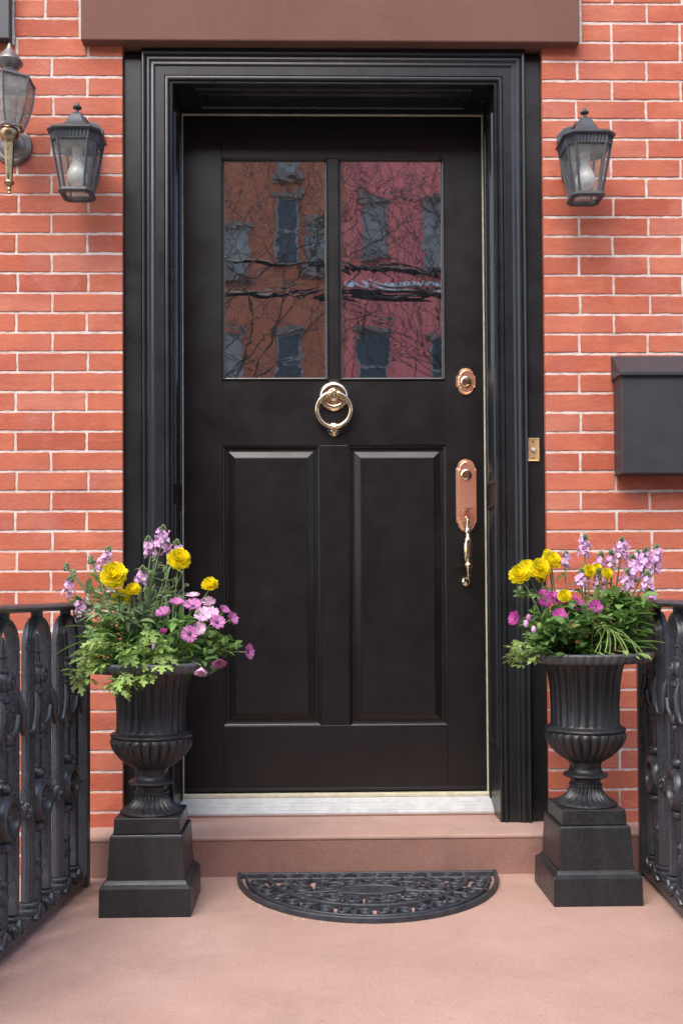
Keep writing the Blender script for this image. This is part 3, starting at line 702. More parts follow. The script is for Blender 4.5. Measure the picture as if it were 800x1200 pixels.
mb = MB(); mb.lathe([(.010, bz_(149.5)), (.024, bz_(151)), (.027, bz_(155)), (.025, bz_(160)), (.020, bz_(164)), (.016, bz_(166)), (.0155, bz_(168))], 32, (c.x, yb_, 0)); mb.build('cup', 'oldbrass', t, smooth=True)
mb = MB(); mb.lathe([(.015, bz_(168)), (.0085, bz_(212)), (.0001, bz_(212.5))], 10, (c.x, yb_, 0)); mb.build('tapered_stem', 'oldbrass', t)
mb = MB(); mb.lathe([(.006, bz_(211)), (.013, bz_(212.5)), (.014, bz_(214)), (.009, bz_(217)), (.004, bz_(219)), (.006, bz_(221)), (.006, bz_(222.5)), (.003, bz_(224)), (.005, bz_(226)), (.0001, bz_(227.5))], 24, (c.x, yb_, 0)); mb.build('drop_finial', 'oldbrass', t, smooth=True)
bp = at(16, 172, Y=YB); mb = MB(); mb.lathe([(.0001, .030), (.020, .028), (.034, .018), (.038, .012), (.044, .012), (.048, .008), (.052, .007), (.054, 0)], 48, (bp.x, YB, bp.z), 'Y'); mb.build('back_plate', 'pewter', t, smooth=True)
mb = MB(); mb.tube([(bp.x, YB-.02, bp.z+.005), (bp.x-.003, YB-.06, bp.z+.015), (c.x, yb_+.02, bz_(158))], .010, 12); mb.build('arm', 'oldbrass', t, smooth=True)
mb = MB(); mb.lathe([(.008, 0), (.008, .04), (.010, .045), (.012, .06), (.008, .08), (.0001, .092)], 16, (c.x-.004, yb_, Z0+.004)); mb.build('bulb', 'bulb', t, smooth=True)

# ------------------------------------------------------------------ urns
def urn(cx, cy, zb, label, plabel, scale=1.0, rot=0):
    # pedestal
    pd = empty('urn_pedestal', (cx, cy, ZF), plabel, 'pedestal', 'cast iron pedestals under the urns')
    def Z(py): return at(701, py, Y=-.515-.0).z
    hw = .1085
    zc = [0, .066, .073, .080, .086, .088]
    mb = MB(); f = mb
    def sq(h, z): return [Vector((cx+x*h, cy+y*h, ZF+z)) for x, y in ((-1, -1), (1, -1), (1, 1), (-1, 1))]
    mb.loft([sq(hw, 0), sq(hw-.001, .062), sq(hw-.001, .066), sq(hw-.003, .071), sq(hw-.008, .0745), sq(hw-.012, .079), sq(hw-.014, .083)], True, True, True); mb.build('base_plinth', 'urn', pd, bevel=.0015)
    mb = MB(); mb.loft([sq(hw-.0165, .083), sq(hw-.0215, .182), sq(hw-.0235, .188)], True, False, True); mb.build('tapered_block', 'urn', pd, bevel=.0025)
    mb = MB(); mb.loft([sq(hw-.029, .189), sq(hw-.031, .226)], True, True, True); mb.build('top_slab', 'urn', pd, bevel=.002)
    z0 = ZF+.226
    un = empty('garden_urn', (cx, cy, z0), label, 'urn', 'fluted cast iron urns beside the door')
    n = 26; seg = n*6
    H = zb  # rim top height above z0
    def flute(amp, pw=1): return lambda a, i: 1 - amp[i]*abs(math.cos(a*n/2))**pw if amp[i] >= 0 else 1 + amp[i]*(1-abs(math.sin(a*n/2))**.7)
    # foot
    pr = [(.076, .0), (.077, .0035), (.0735, .007), (.072, .009), (.062, .014), (.052, .022), (.044, .033), (.040, .042), (.0385, .046), (.041, .047), (.041, .051), (.0375, .0525)]
    am = [0, 0, 0, .05, .12, .14, .14, .12, .05, 0, 0, 0]
    mb = MB(); mb.lathe(pr, seg, (cx, cy, z0), 'Z', lambda a, i: 1 - am[i]*(.5+.5*math.cos(a*n))); mb.build('fluted_foot', 'urn', un, smooth=True, angle=60)
    # stem and collar
    pr = [(.0375, .052), (.0365, .058), (.0365, .064), (.040, .067), (.053, .0695), (.0555, .073), (.0545, .0765), (.044, .080), (.039, .087), (.0385, .097), (.042, .108)]
    mb = MB(); mb.lathe(pr, 64, (cx, cy, z0)); mb.build('stem', 'urn', un, smooth=True, angle=50)
    # gadrooned bulge
    pr = [(.036, .104), (.050, .112), (.066, .122), (.081, .136), (.092, .150), (.099, .163), (.1015, .172), (.100, .180), (.096, .1845)]
    am = [0, .05, .07, .085, .09, .09, .08, .05, 0]
    mb = MB(); mb.lathe(pr, seg, (cx, cy, z0), 'Z', lambda a, i: 1 - am[i]*(1-abs(math.sin(a*n/2))**.55)); mb.build('gadrooned_bowl', 'urn', un, smooth=True, angle=70)
    pr = [(.094, .184), (.099, .186), (.1005, .190), (.098, .194), (.093, .196), (.089, .197), (.087, .2)]
    mb = MB(); mb.lathe(pr, 64, (cx, cy, z0)); mb.build('shoulder_ring', 'urn', un, smooth=True, angle=50)
    # fluted body
    k = (H-.210)
    pr = [(.0865, .198), (.0855, .205), (.0855, .21+k*.25), (.088, .21+k*.5), (.0925, .21+k*.68), (.0975, .21+k*.80), (.105, .21+k*.89), (.114, H-.017)]
    am = [0, .045, .055, .055, .05, .045, .03, 0]
    mb = MB(); mb.lathe(pr, seg, (cx, cy, z0), 'Z', lambda a, i: 1 - am[i]*abs(math.cos(a*n/2))**1.5); mb.build('fluted_body', 'urn', un, smooth=True, angle=60)
    # rim with egg and dart
    pr = [(.112, H-.0165), (.150, H-.0185), (.160, H-.0245), (.1655, H-.023), (.1685, H-.015), (.1715, H-.007), (.172, H-.003), (.169, H), (.150, H), (.142, H-.004), (.134, H-.010), (.114, H-.0155)]
    nn = 52; am = [0, 0, .012, .024, .024, .012, 0, 0, 0, 0, 0, 0]
    mb = MB(); mb.lathe(pr, nn*6, (cx, cy, z0), 'Z', lambda a, i: 1 - am[i]*(1-abs(math.sin(a*nn/2))**.6)); mb.build('rim', 'urn_rim', un, smooth=True, angle=60)
    mb = MB(); mb.lathe([(.136, H-.0105), (.10, H-.006), (.05, H+.002), (.0001, H+.006)], 32, (cx, cy, z0)); mb.build('soil', 'soil', un, smooth=True)
    if rot:
        pd.rotation_euler.z = rot; un.rotation_euler.z = rot
    return z0+H
# right
pR = at(701.5, 1063, Z=ZF); cyR = pR.y+.1085; cxR = pR.x
pL = at(169.5, 1076, Z=ZF); cyL = pL.y+.1085; cxL = pL.x
zRr = at(686, 763, Y=cyR).z; zLr = at(179, 774, Y=cyL).z
cxR_ = at(689, 850, Y=cyR).x; cxL_ = at(179.5, 850, Y=cyL).x
print('urn', cxR, cxR_, cyR, zRr, cxL, cxL_, cyL, zLr, 'H', zRr-ZF-.226, zLr-ZF-.226)
HR = zRr-ZF-.226; HL = zLr-ZF-.226
urn(cxR, cyR, HR, 'black fluted iron urn right of the door, magenta daisies and lilac spikes in it', 'stepped black iron pedestal under the urn on the right of the step')
urn(cxL, cyL, HL, 'black fluted iron urn left of the door with pink daisies spilling over its rim', 'stepped black iron pedestal under the urn on the left of the step')

# ------------------------------------------------------------------ doormat
mc = at(430, 1027, Z=ZF); A_ = (at(584, 1031, Z=ZF).x-at(276, 1031, Z=ZF).x)/2; B_ = mc.y-at(430, 1083, Z=ZF).y
mt = empty('doormat', (mc.x, mc.y, ZF), 'half round black rubber doormat with open scrollwork below the door step', 'doormat')
print('mat', A_*2, B_)
h = .013
def mp(x, y, z=h): return Vector((mc.x+x, mc.y-.002-y, ZF+z))
def rtube(mb, pts, w, z=h, hh=.010):
    """flat topped rubber strip following pts"""
    pts = [Vector((p[0], p[1])) for p in pts]; n = len(pts); rings = []
    for i in range(n):
        d = (pts[min(i+1, n-1)]-pts[max(i-1, 0)]); d = d.normalized() if d.length else Vector((1, 0)); nn_ = Vector((-d.y, d.x)); ww = w[i] if isinstance(w, list) else w
        L_, R_ = pts[i]+nn_*ww, pts[i]-nn_*ww; l_, r_ = pts[i]+nn_*ww*.6, pts[i]-nn_*ww*.6
        rings.append([mp(L_.x, L_.y, .001), mp(L_.x, L_.y, z-.0022), mp(l_.x, l_.y, z), mp(r_.x, r_.y, z), mp(R_.x, R_.y, z-.0022), mp(R_.x, R_.y, .001)])
    mb.loft(rings, True, True, True)
def arc(a, b, t0, t1, n=40, cx=0, cy=0): return [(cx+a*math.cos(t0+(t1-t0)*k/n), cy+b*math.sin(t0+(t1-t0)*k/n)) for k in range(n+1)]
def spiral(cx, cy, r0, r1, a0, turns, n=22): return [(cx+(r0+(r1-r0)*k/n)*math.cos(a0+2*PI*turns*k/n), cy+(r0+(r1-r0)*k/n)*math.sin(a0+2*PI*turns*k/n)) for k in range(n+1)]
mb = MB()
rtube(mb, arc(A_-.007, B_-.006, 0, PI, 72), .0055, .0142); rtube(mb, [(-A_+.002, .008), (A_-.002, .008)], .0055, .0142)
mb.build('rim', 'rubber', mt)
mb = MB()
rtube(mb, arc(A_-.027, B_-.024, .08, PI-.08, 64), .004, .014); rtube(mb, arc(A_*.76, B_*.74, .10, PI-.10, 60), .006, .0145)
rtube(mb, [(-A_+.04, .055), (A_-.04, .055)], .0045, h)
# outer band of paired scrolls
N = 9
for k in range(N):
    t0 = .16+(PI-.32)*(k+.5)/N
    for s in (-1, 1):
        t1 = t0+s*(PI-.32)/N*.24; cx_, cy_ = (A_*.87)*math.cos(t1), (B_*.855)*math.sin(t1)
        rtube(mb, spiral(cx_, cy_, .021, .005, t1+PI*(.5 if s > 0 else -.5), s*1.25), .0032, h)
        mb.lathe([(.006, .001), (.006, .011), (.004, .0135), (.0001, .0142)], 12, mp(cx_, cy_, 0))
    t2 = .16+(PI-.32)*k/N
    rtube(mb, [((A_-.02)*math.cos(t2), (B_-.02)*math.sin(t2)), (A_*.76*math.cos(t2+.05), B_*.74*math.sin(t2+.05))], .0035, h)
# straight band scrolls
for k in range(12):
    x = -A_*.80+A_*1.6*(k+.5)/12; s = 1 if k % 2 else -1
    rtube(mb, spiral(x, .034, .016, .004, PI if s > 0 else 0, s*1.2), .003, h); mb.lathe([(.005, .001), (.005, .011), (.0001, .014)], 10, mp(x, .034, 0))
# inner field: big scrolls round the oval
cyo = B_*.42
for s in (-1, 1):
    for (x, y, r, a0, tn) in ((.105, cyo-.035, .043, PI, 1.3), (.105, cyo+.050, .036, PI, -1.3), (.19, cyo-.02, .036, 0, -1.3), (.045, cyo+.075, .026, -PI/2, 1.2), (.175, cyo+.055, .028, PI/2, 1.2), (.235, cyo-.035, .022, PI, 1.2), (.05, cyo-.065, .02, PI/2, -1.2)):
        x_ = s*x*A_/.38; rtube(mb, spiral(x_, y, r, .006, a0 if s > 0 else PI-a0, tn*s, 30), .0042, h+.0005); mb.lathe([(.008, .001), (.008, .011), (.0001, .0145)], 12, mp(x_, y, 0))
    rtube(mb, [(s*.075, cyo), (s*.16, cyo+.012), (s*.23, cyo+.03), (s*.27*A_/.38, cyo-.01)], .0045, h); rtube(mb, [(s*.03, cyo+.03), (s*.05, B_*.74)], .0045, h)
    rtube(mb, [(s*.04, cyo-.03), (s*.09, .055)], .0045, h); rtube(mb, [(s*.15, .055), (s*.20, cyo), (s*.14, B_*.70)], .004, h)
rm_ = random.Random(5); pl_ = []
for k in range(900):
    x, y = rm_.uniform(-A_*.74, A_*.74), rm_.uniform(.062, B_*.70)
    if (x/(A_*.72))**2+(y/(B_*.70))**2 > 1 or (x/.10)**2+((y-cyo)/.05)**2 < 1 or any((x-p)**2+(y-q)**2 < .033**2 for p, q in pl_): continue
    pl_.append((x, y)); sg = rm_.choice((-1, 1)); rtube(mb, spiral(x, y, .019, .004, rm_.uniform(0, 2*PI), 1.1*sg, 16), .0030, h-.001)
mb.build('scrollwork', 'rubber', mt)
mb = MB(); oc = [mp(x, y, 0) for x, y in arc(.088, .040, 0, 2*PI, 40, 0, cyo)[:-1]]
def ov(s_, z): return [mp(.088*s_*math.cos(2*PI*k/40), cyo+.040*s_*math.sin(2*PI*k/40), z) for k in range(40)]
mb.loft([ov(1, .001), ov(1, .013), ov(.96, .0145), ov(.93, .0145), ov(.90, .0125)], True, False, True); ovl = mb.build('oval_badge', 'rubber', mt)
tc = bpy.data.curves.new('monogram', 'FONT'); tc.body = 'IRS'; tc.size = .042; tc.extrude = .0014; tc.align_x = 'CENTER'; tc.align_y = 'CENTER'
to = bpy.data.objects.new('monogram', tc); COL.objects.link(to); bpy.context.view_layer.update()
dg = bpy.context.evaluated_depsgraph_get(); me = bpy.data.meshes.new_from_object(to.evaluated_get(dg)); bpy.data.objects.remove(to)
o = bpy.data.objects.new('monogram', me); COL.objects.link(o); o.parent = ovl; o.location = (0, -cyo-.002, .0135); me.materials.clear(); me.materials.append(MT['rubber'])

# ------------------------------------------------------------------ railings
ZR = .635                                    # top of the handrail
def railing(px, py_floor, dpost, ang, label, nun, length):
    base = at(px, 1030, Y=CAM.y+dpost); L0 = Vector((0, 0, ZF))
    r = empty('iron_railing', (0, 0, ZF), label, 'railing', 'cast iron stoop railings')
    mb = MB(); mb.box(-.019, .021, -.012, .012, ZF, ZR-.016); mb.build('end_post', 'iron', r, bevel=.002)
    mb = MB(); w = .024                       # handrail, rounded
    sec = [(-w, -.013), (-w-.002, -.007), (-w+.002, -.002), (-w*.5, .0015), (0, .0025), (w*.5, .0015), (w-.002, -.002), (w+.002, -.007), (w, -.013), (w*.5, -.017), (-w*.5, -.017)]
    mb.loft([[Vector((x, y, ZR-.003+z)) for x, z in sec] for y in (.03, -length)], True, True, True); mb.build('handrail', 'iron', r, smooth=True, angle=50)
    mb = MB(); mb.box(-.017, .017, -.012, -length, ZF+.012, ZF+.034); mb.build('bottom_bar', 'iron', r, bevel=.002)
    mb = MB(); mb.box(-.025, .025, -length-.05, -length, ZF, ZR+.0); mb.sphere((0, -length-.025, ZR+.04), .038); mb.build('newel', 'iron', r, bevel=.003)
    hr = .067
    def arched():
        mb = MB(); ro, ri = hr, hr-.030; zt = ZR-.030; zc = zt-ro; zb = ZF+.075
        # profile of the bar (across the rail x, radial u) with ribs
        sec = [(-.0150, 0), (-.0155, .005), (-.012, .0062), (-.0125, .009), (-.008, .0102), (-.008, .0125), (-.004, .0145), (0, .0152), (.004, .0145), (.008, .0125), (.008, .0102), (.0125, .009), (.012, .0062), (.0155, .005), (.0150, 0), (.011, -.004), (-.011, -.004)]
        path = [((1), 0, zb), ((1), 0, zc)]
        pts = [(hr-.02, zb-zc)] ; pts = []
        rm = hr-.0165
        P_ = [(Vector((0, rm, zb)), Vector((0, 1, 0))), (Vector((0, rm, .35)), Vector((0, 1, 0))), (Vector((0, rm, zc)), Vector((0, 1, 0)))]
        for k in range(1, 16):
            a = PI*k/16; P_.append((Vector((0, rm*math.cos(a), zc+rm*math.sin(a)*1.12)), Vector((0, math.cos(a), math.sin(a)))))
        P_ += [(Vector((0, -rm, zc)), Vector((0, -1, 0))), (Vector((0, -rm, .35)), Vector((0, -1, 0))), (Vector((0, -rm, zb)), Vector((0, -1, 0)))]
        mb.loft([[p+n_*u+Vector((x, 0, 0)) for x, u in sec] for p, n_ in P_], True, True, True)
        mb.box(-.010, .010, -.012, .012, zt, ZR-.015)
        return mb
    first = []
    pk = arched().build('arched_picket', 'iron', r, smooth=True, angle=35)
    # foot mouldings
    mb = MB()
    for s in (-1, 1):
        y = s*(hr-.0165)
        mb.lathe([(.022, -.008), (.026, .0), (.026, .006), (.020, .010), (.023, .015), (.023, .019), (.018, .022)], 14, (0, y, ZF+.052))
        mb.sphere((.016, y+.026*s*-1, ZF+.050), .012, 10, 8); mb.sphere((-.016, y+.026*s*-1, ZF+.050), .012, 10, 8)
        for sx in (-1, 1): mb.tube([(sx*.016, y*.45, ZF+.036), (sx*.022, y*.62, ZF+.048), (sx*.020, y*.8, ZF+.062), (sx*.022, y*1.0, ZF+.052), (sx*.02, y*1.2, ZF+.037)], .007, 8)
    mb.box(-.016, .016, -.09, .09, ZF+.033, ZF+.046)
    mb.build('foot_ornament', 'iron', pk, smooth=True, angle=45)
    # centre bar with spire
    mb = MB()
    mb.box(-.010, .010, -.008, .008, ZF+.045, .41)
    mb.lathe([(.010, .40), (.016, .405), (.016, .412), (.011, .416), (.013, .425), (.021, .430), (.021, .438), (.012, .442), (.011, .450), (.017, .458), (.020, .470), (.017, .482), (.011, .488), (.013, .492), (.013, .496), (.008, .500), (.007, .520), (.012, .524), (.007, .528), (.006, .545), (.003, .562), (.0001, .566)], 14)
    for sx in (-1, 1):
        mb.tube([(sx*.014+sx*.004, .012*math.cos(2*PI*k/12), .470+.014*math.sin(2*PI*k/12)) for k in range(12)], .0045, 6, True); mb.sphere((sx*.020, 0, .470), .006, 8, 6)
    mb.lathe([(.010, .05-.107+.06), (.015, .065-.107+.06), (.009, .085-.107+.06), (.014, .095-.107+.06), (.009, .11-.107+.06)], 10)
    mb.build('centre_spire', 'iron', pk, smooth=True, angle=40)
    # ring medallion, axis x
    mz = .185; mb = MB()
    mb.lathe([(.032, -.024), (.042, -.026), (.049, -.018), (.051, 0), (.049, .018), (.042, .026), (.032, .024), (.030, .014), (.018, .006), (.0001, .004)], 40, (0, 0, mz), 'X')
    mb.lathe([(.032, -.024), (.030, -.014), (.018, -.006), (.0001, -.004)], 40, (0, 0, mz), 'X')
    for sx in (-1, 1): mb.sphere((sx*.012, 0, mz), .011, 12, 8)
    for zz in (mz+.062, mz-.060):
        mb.sphere((0, 0, zz), .017, 12, 8, (1.35, 1, .8)); mb.sphere((0, 0, zz+.014 if zz > mz else zz-.013), .010, 10, 6)
    mb.build('ring_medallion', 'iron', pk, smooth=True, angle=50)
    # rosette knobs on the legs, facing the gap
    mb = MB()
    for s in (-1, 1):
        mb = MB(); y = s*(hr+.004)
        for sx in (0,):
            mb.sphere((0, y, .175), .019, 14, 10, (1, .55, 1)); mb.sphere((0, y+s*.010, .175), .009, 10, 8)
            for k in range(7): a = 2*PI*k/7; mb.sphere((.016*math.cos(a), y+s*.006, .175+.016*math.sin(a)), .0055, 7, 5)
        mb.build('rosette_knob', 'iron', pk, smooth=True)
    # scroll brackets: leaf on the leg with a hook running to the next picket
    mb = MB()
    for sx in (-1, 1):
        for s in (-1, 1):
            y0 = s*(hr-.014)
            mb.tube([(sx*.016, y0, .438), (sx*.020, y0, .425), (sx*.023, y0+s*.002, .405), (sx*.022, y0+s*.006, .378), (sx*.018, y0+s*.014, .352), (sx*.012, y0+s*.026, .350), (sx*.008, y0+s*.036, .362), (sx*.006, y0+s*.042, .372)], [.003, .006, .0075, .0068, .0050, .0042, .0042, .0056], 10)
            mb.tube([(sx*.016, y0-s*.004, .395), (sx*.018, y0-s*.018, .372), (sx*.014, y0-s*.032, .352), (sx*.008, y0-s*.042, .355)], [.0055, .0055, .005, .0062], 8)
        mb.sphere((sx*.010, 0, .350), .014, 10, 8); mb.sphere((sx*.010, 0, .330), .009, 10, 8)
    mb.build('scroll_bracket', 'iron', pk, smooth=True, angle=60)
    pitch = .200; y0 = -.125
    pk.location.y += y0
    for k in range(1, nun):
        c_ = copy_tree(pk, r); c_.location = pk.location; c_.location.y = y0-pitch*k
    r.location = (base.x, base.y, ZF); r.rotation_euler.z = ang
    return r
railing(95, 1030, 2.70, -math.radians(5.2), 'black ornate iron railing with arched pickets at the left side of the landing', 5, 1.15)
railing(758, 1030, 2.745, -math.radians(4.0), 'black ornate iron railing at the right side of the landing, one arch fully in view', 5, 1.15)

# ------------------------------------------------------------------ plants
rnd = random.Random(11)
def frame(d):
    d = Vector(d).normalized(); s = d.cross(Vector((0, 0, 1)))
    if s.length < .05: s = Vector((1, 0, 0))
    s.normalize(); return d, s, s.cross(d).normalized()
def leaf(mb, p, d, L, Wd, droop=.4, fold=.25, tip=.5, roll=0, n=5):
    d, s, u = frame(d); c_, s_ = math.cos(roll), math.sin(roll); s, u = s*c_+u*s_, u*c_-s*s_
    p = Vector(p); rows = []; 
    for i in range(n+1):
        t = i/n; w = Wd*math.sin(PI*min(1, (t*(1-.02)+.02))**(.75+tip*.5))
        if i == n: w = Wd*.03
        q = p + d*(L*t) - Vector((0, 0, 1))*(droop*L*t*t); rows.append([q-s*w+u*(fold*w), q, q+s*w+u*(fold*w)])
    mb.loft(rows, False)
def lobed(mb, p, d, L, roll=0):
    """parsley-like ranunculus leaf: three stalked leaflets, each cut into lobes"""
    d, s, u = frame(d); c_, s_ = math.cos(roll), math.sin(roll); s, u = s*c_+u*s_, u*c_-s*s_
    p = Vector(p)
    for (a, l, off) in ((0, .62, .40), (.75, .5, .30), (-.75, .5, .30), (1.35, .36, .18), (-1.35, .36, .18)):
        dd = (d*math.cos(a)+s*math.sin(a)-Vector((0, 0, .18))).normalized(); b = p+d*(L*off)
        ss = dd.cross(u).normalized(); ll = L*l
        out = []
        for (t, w) in ((0, .02), (.28, .06), (.50, .31), (.53, .13), (.64, .13), (.86, .29), (.85, .10), (1.05, .07)):
            out.append((t, w))
        left = [b+dd*(ll*t)-ss*(ll*w)+u*(ll*w*.25)-Vector((0, 0, .2*ll*t*t)) for t, w in out]; right = [b+dd*(ll*t)+ss*(ll*w)+u*(ll*w*.25)-Vector((0, 0, .2*ll*t*t)) for t, w in out]
        mid = [b+dd*(ll*t)-Vector((0, 0, .2*ll*t*t)) for t, w in out]
        mb.loft([left, mid, right], False)
    mb.tube([p, p+d*(L*.45)], [L*.02, L*.016], 4)
def petal(mb, p, d, nrm, L, Wd, curl=.2, n=4, wide=.6, cup=.2):
    d = Vector(d).normalized(); nrm = Vector(nrm); nrm = (nrm-d*nrm.dot(d)).normalized(); s = d.cross(nrm); p = Vector(p); rows = []
    for i in range(n+1):
        t = i/n; w = Wd*(.25+.75*math.sin(PI*min(1, t*.5/wide))) if t < wide else Wd*(1-((t-wide)/(1-wide))**2.2*.72)
        q = p+d*(L*t)+nrm*(curl*L*t*t); rows.append([q-s*w+nrm*(cup*w), q, q+s*w+nrm*(cup*w)])
    mb.loft(rows, False)
def curve(a, b, bend=None, n=7):
    a, b = Vector(a), Vector(b); m = (a+b)/2 + (bend if bend is not None else Vector((rnd.uniform(-.01, .01), rnd.uniform(-.01, .01), 0)))
    m = Vector((a.x*.62+b.x*.38, a.y*.62+b.y*.38, a.z*.4+b.z*.6)) if bend is None else m
    return [a*(1-t)**2+m*2*t*(1-t)+b*t*t for t in [k/n for k in range(n+1)]]
def ranunculus(pos, R, face, parent, mat='yellow', label=None):
    mb = MB(); f, s, u = frame(face); pos = Vector(pos)
    # many cupped overlapping petals, shells from outside in
    for sh_, (rr, el, n_, L_, W_) in enumerate(((1.0, -.20, 13, 1.0, .36), (.95, .05, 13, .97, .35), (.9, .28, 13, .92, .34), (.84, .48, 12, .86, .32), (.74, .66, 12, .80, .30), (.60, .84, 11, .72, .26), (.42, 1.05, 9, .62, .22), (.22, 1.25, 8, .50, .17))):
        for k in range(n_):
            a = 2*PI*(k+.5*sh_)/n_+rnd.uniform(-.2, .2); rad = s*math.cos(a)+u*math.sin(a)
            d = rad*math.cos(el)+f*math.sin(el); nn_ = f*math.cos(el)-rad*math.sin(el)
            petal(mb, pos+rad*(R*.10*rr)+f*(R*(.02+.10*sh_*.5)), d, nn_, R*L_*rnd.uniform(.92, 1.05), R*W_, .22+.05*sh_, 4, .7, .16)
    mb.sphere(pos+f*(R*.22), R*.42, 10, 7)
    return mb.build('flower', mat, parent, smooth=True, angle=80)
def daisy(pos, R, face, parent, mat, cup=.15, eye=True, npet=15):
    mb = MB(); f, s, u = frame(face); pos = Vector(pos)
    for lay in range(2):
        for k in range(npet):
            a = 2*PI*(k+.5*lay)/npet+rnd.uniform(-.08, .08); rad = s*math.cos(a)+u*math.sin(a); el = cup+lay*.10+rnd.uniform(-.08, .08)
            d = rad*math.cos(el)+f*math.sin(el); nn_ = f*math.cos(el)-rad*math.sin(el)
            petal(mb, pos+rad*(R*.10), d, nn_, R*rnd.uniform(.84, .98), R*.145, .08, 3, .65, .25)
    o = mb.build('flower', mat, parent, smooth=True, angle=80)
    if eye:
        e = MB(); c_ = pos+f*(R*.07); ring = []
        for i in range(5):
            a = PI/2*i/4; ring.append([c_+(s*math.cos(2*PI*k/12)+u*math.sin(2*PI*k/12))*(R*.24*math.cos(a)+.0002)+f*(R*.10*math.sin(a)) for k in range(12)])
        e.loft(ring); e.build('flower_eye', 'eye', o, smooth=True)
    g_ = MB(); g_.lathe([(.0008, -.010), (.0028, -.006), (.0036, -.001), (.001, .001)], 8, pos-f*.002); g_.build('sepal_cup', 'leaf', o, smooth=True)
    return o
def floret(mb, pos, f, R):
    f, s, u = frame(f); a0 = rnd.uniform(0, PI)
    for k in range(5):
        a = a0+2*PI*k/5; rad = s*math.cos(a)+u*math.sin(a); el = rnd.uniform(-.1, .45)
        petal(mb, pos, rad*math.cos(el)+f*math.sin(el), f, R*rnd.uniform(.85, 1.1), R*.42, rnd.uniform(-.25, .25), 3, .65, .2)
def spike(p0, p1, R, n, parent, mat='lilac', density=1.0, buds=True):
    p0, p1 = Vector(p0), Vector(p1); ax = (p1-p0); L = ax.length; axn = ax.normalized(); s = axn.orthogonal().normalized(); u = axn.cross(s); mb = MB()
    for k in range(n):
        t = (k+rnd.uniform(0, .8))/n; a = k*2.4+rnd.uniform(-.3, .3); rad = s*math.cos(a)+u*math.sin(a); w = R*(1-.35*t)*rnd.uniform(.35, 1.35)
        floret(mb, p0+ax*t+rad*w, (rad+axn*rnd.uniform(-.1, .5)), rnd.uniform(.0065, .0115))
    o = mb.build('flower_spike', mat, parent, smooth=True, angle=80)
    if buds:
        mb = MB()
        for k in range(9):
            a = k*2.4; rad = s*math.cos(a)+u*math.sin(a); t = k/9; mb.sphere(p1+axn*(.002+.012*t)+rad*(.0065*(1-t)+.001), .0035*(1-.4*t), 6, 5, (1, 1, 1.4))
        for k in range(n//2):
            t = k/(n/2); a = k*2.4+1; rad = s*math.cos(a)+u*math.sin(a); q = p0+ax*t; mb.tube([q, q+rad*R*.5+axn*.003], [.0009, .0014], 4)
        mb.tube([p0, p1+axn*.01], .0014, 5); mb.build('bud_tip', 'leaf_grey', o, smooth=True)
    return o
class Pot:
    def __init__(s, cx, cy, zrim): s.c = Vector((cx, cy, zrim))
    def soil(s, r=.09):
        a = rnd.uniform(0, 2*PI); q = r*math.sqrt(rnd.random()); return s.c+Vector((q*math.cos(a), q*math.sin(a), -.008))
    def soil_near(s, p, r=.10):
        d = Vector((p.x-s.c.x, p.y-s.c.y, 0)); d = d*min(1, r/max(d.length, 1e-4))*.75; return s.c+d+Vector((rnd.uniform(-.01, .01), rnd.uniform(-.01, .01), -.008))
def stem_to(mb, pot, p, r=.0017, base=None):
    b = base if base is not None else pot.soil_near(p); pts = curve(b, p); mb.tube(pts, [r*1.25]+[r]*(len(pts)-1), 6); return pts
def lance_plant(mb, pts, n, L, Wd, t0=.15, t1=.8):
    for k in range(n):
        t = t0+(t1-t0)*(k+rnd.random()*.6)/n; q = pts[min(len(pts)-1, int(t*len(pts)))]; a = k*2.4+rnd.uniform(-.4, .4)
        leaf(mb, q, (math.cos(a), math.sin(a), rnd.uniform(.2, .9)), L*rnd.uniform(.6, 1.1), Wd*rnd.uniform(.8, 1.1), rnd.uniform(.2, .6), .2, roll=rnd.uniform(-.5, .5))
PLt = Pot(cxL, cyL, zLr); PRt = Pot(cxR, cyR, zRr)
def leaves_px(mb, pot, pts, kind, n, sx, sy, dy, L, Wd, rise=(.0, .8)):
    """leaf clumps: pts = photo positions, each a centre of n leaves springing outwards from the pot's middle"""
    for px, py in pts:
        yy = pot.c.y+rnd.uniform(*dy)
        c_ = at(px, py, Y=yy)
        out = Vector((c_.x-pot.c.x, (yy-pot.c.y), .02)).normalized()
        for k in range(n):
            q = c_+Vector((rnd.gauss(0, sx), rnd.gauss(0, sx), rnd.gauss(0, sy))); a = rnd.uniform(0, 2*PI)
            d = (out*.7+Vector((math.cos(a), math.sin(a), 0))*.8+Vector((0, 0, rnd.uniform(*rise)))).normalized(); l = L*rnd.uniform(.65, 1.2)
            if kind == 'lobed': lobed(mb, q-d*l*.3, d, l, rnd.uniform(-.6, .6))
            else: leaf(mb, q-d*l*.3, d, l, Wd*rnd.uniform(.75, 1.2), rnd.uniform(.1, .6), .25, roll=rnd.uniform(-.7, .7), tip=.5)
def twigs_px(mb, pot, pts, dy, r=.0014):
    for px, py in pts:
        yy = pot.c.y+rnd.uniform(*dy); stem_to(mb, pot, at(px, py, Y=yy), r)

# ---- left urn -------------------------------------------------------------
def base_of(pot, dx, dy): return (pot.c.x+dx, pot.c.y+dy, pot.c.z-.01)
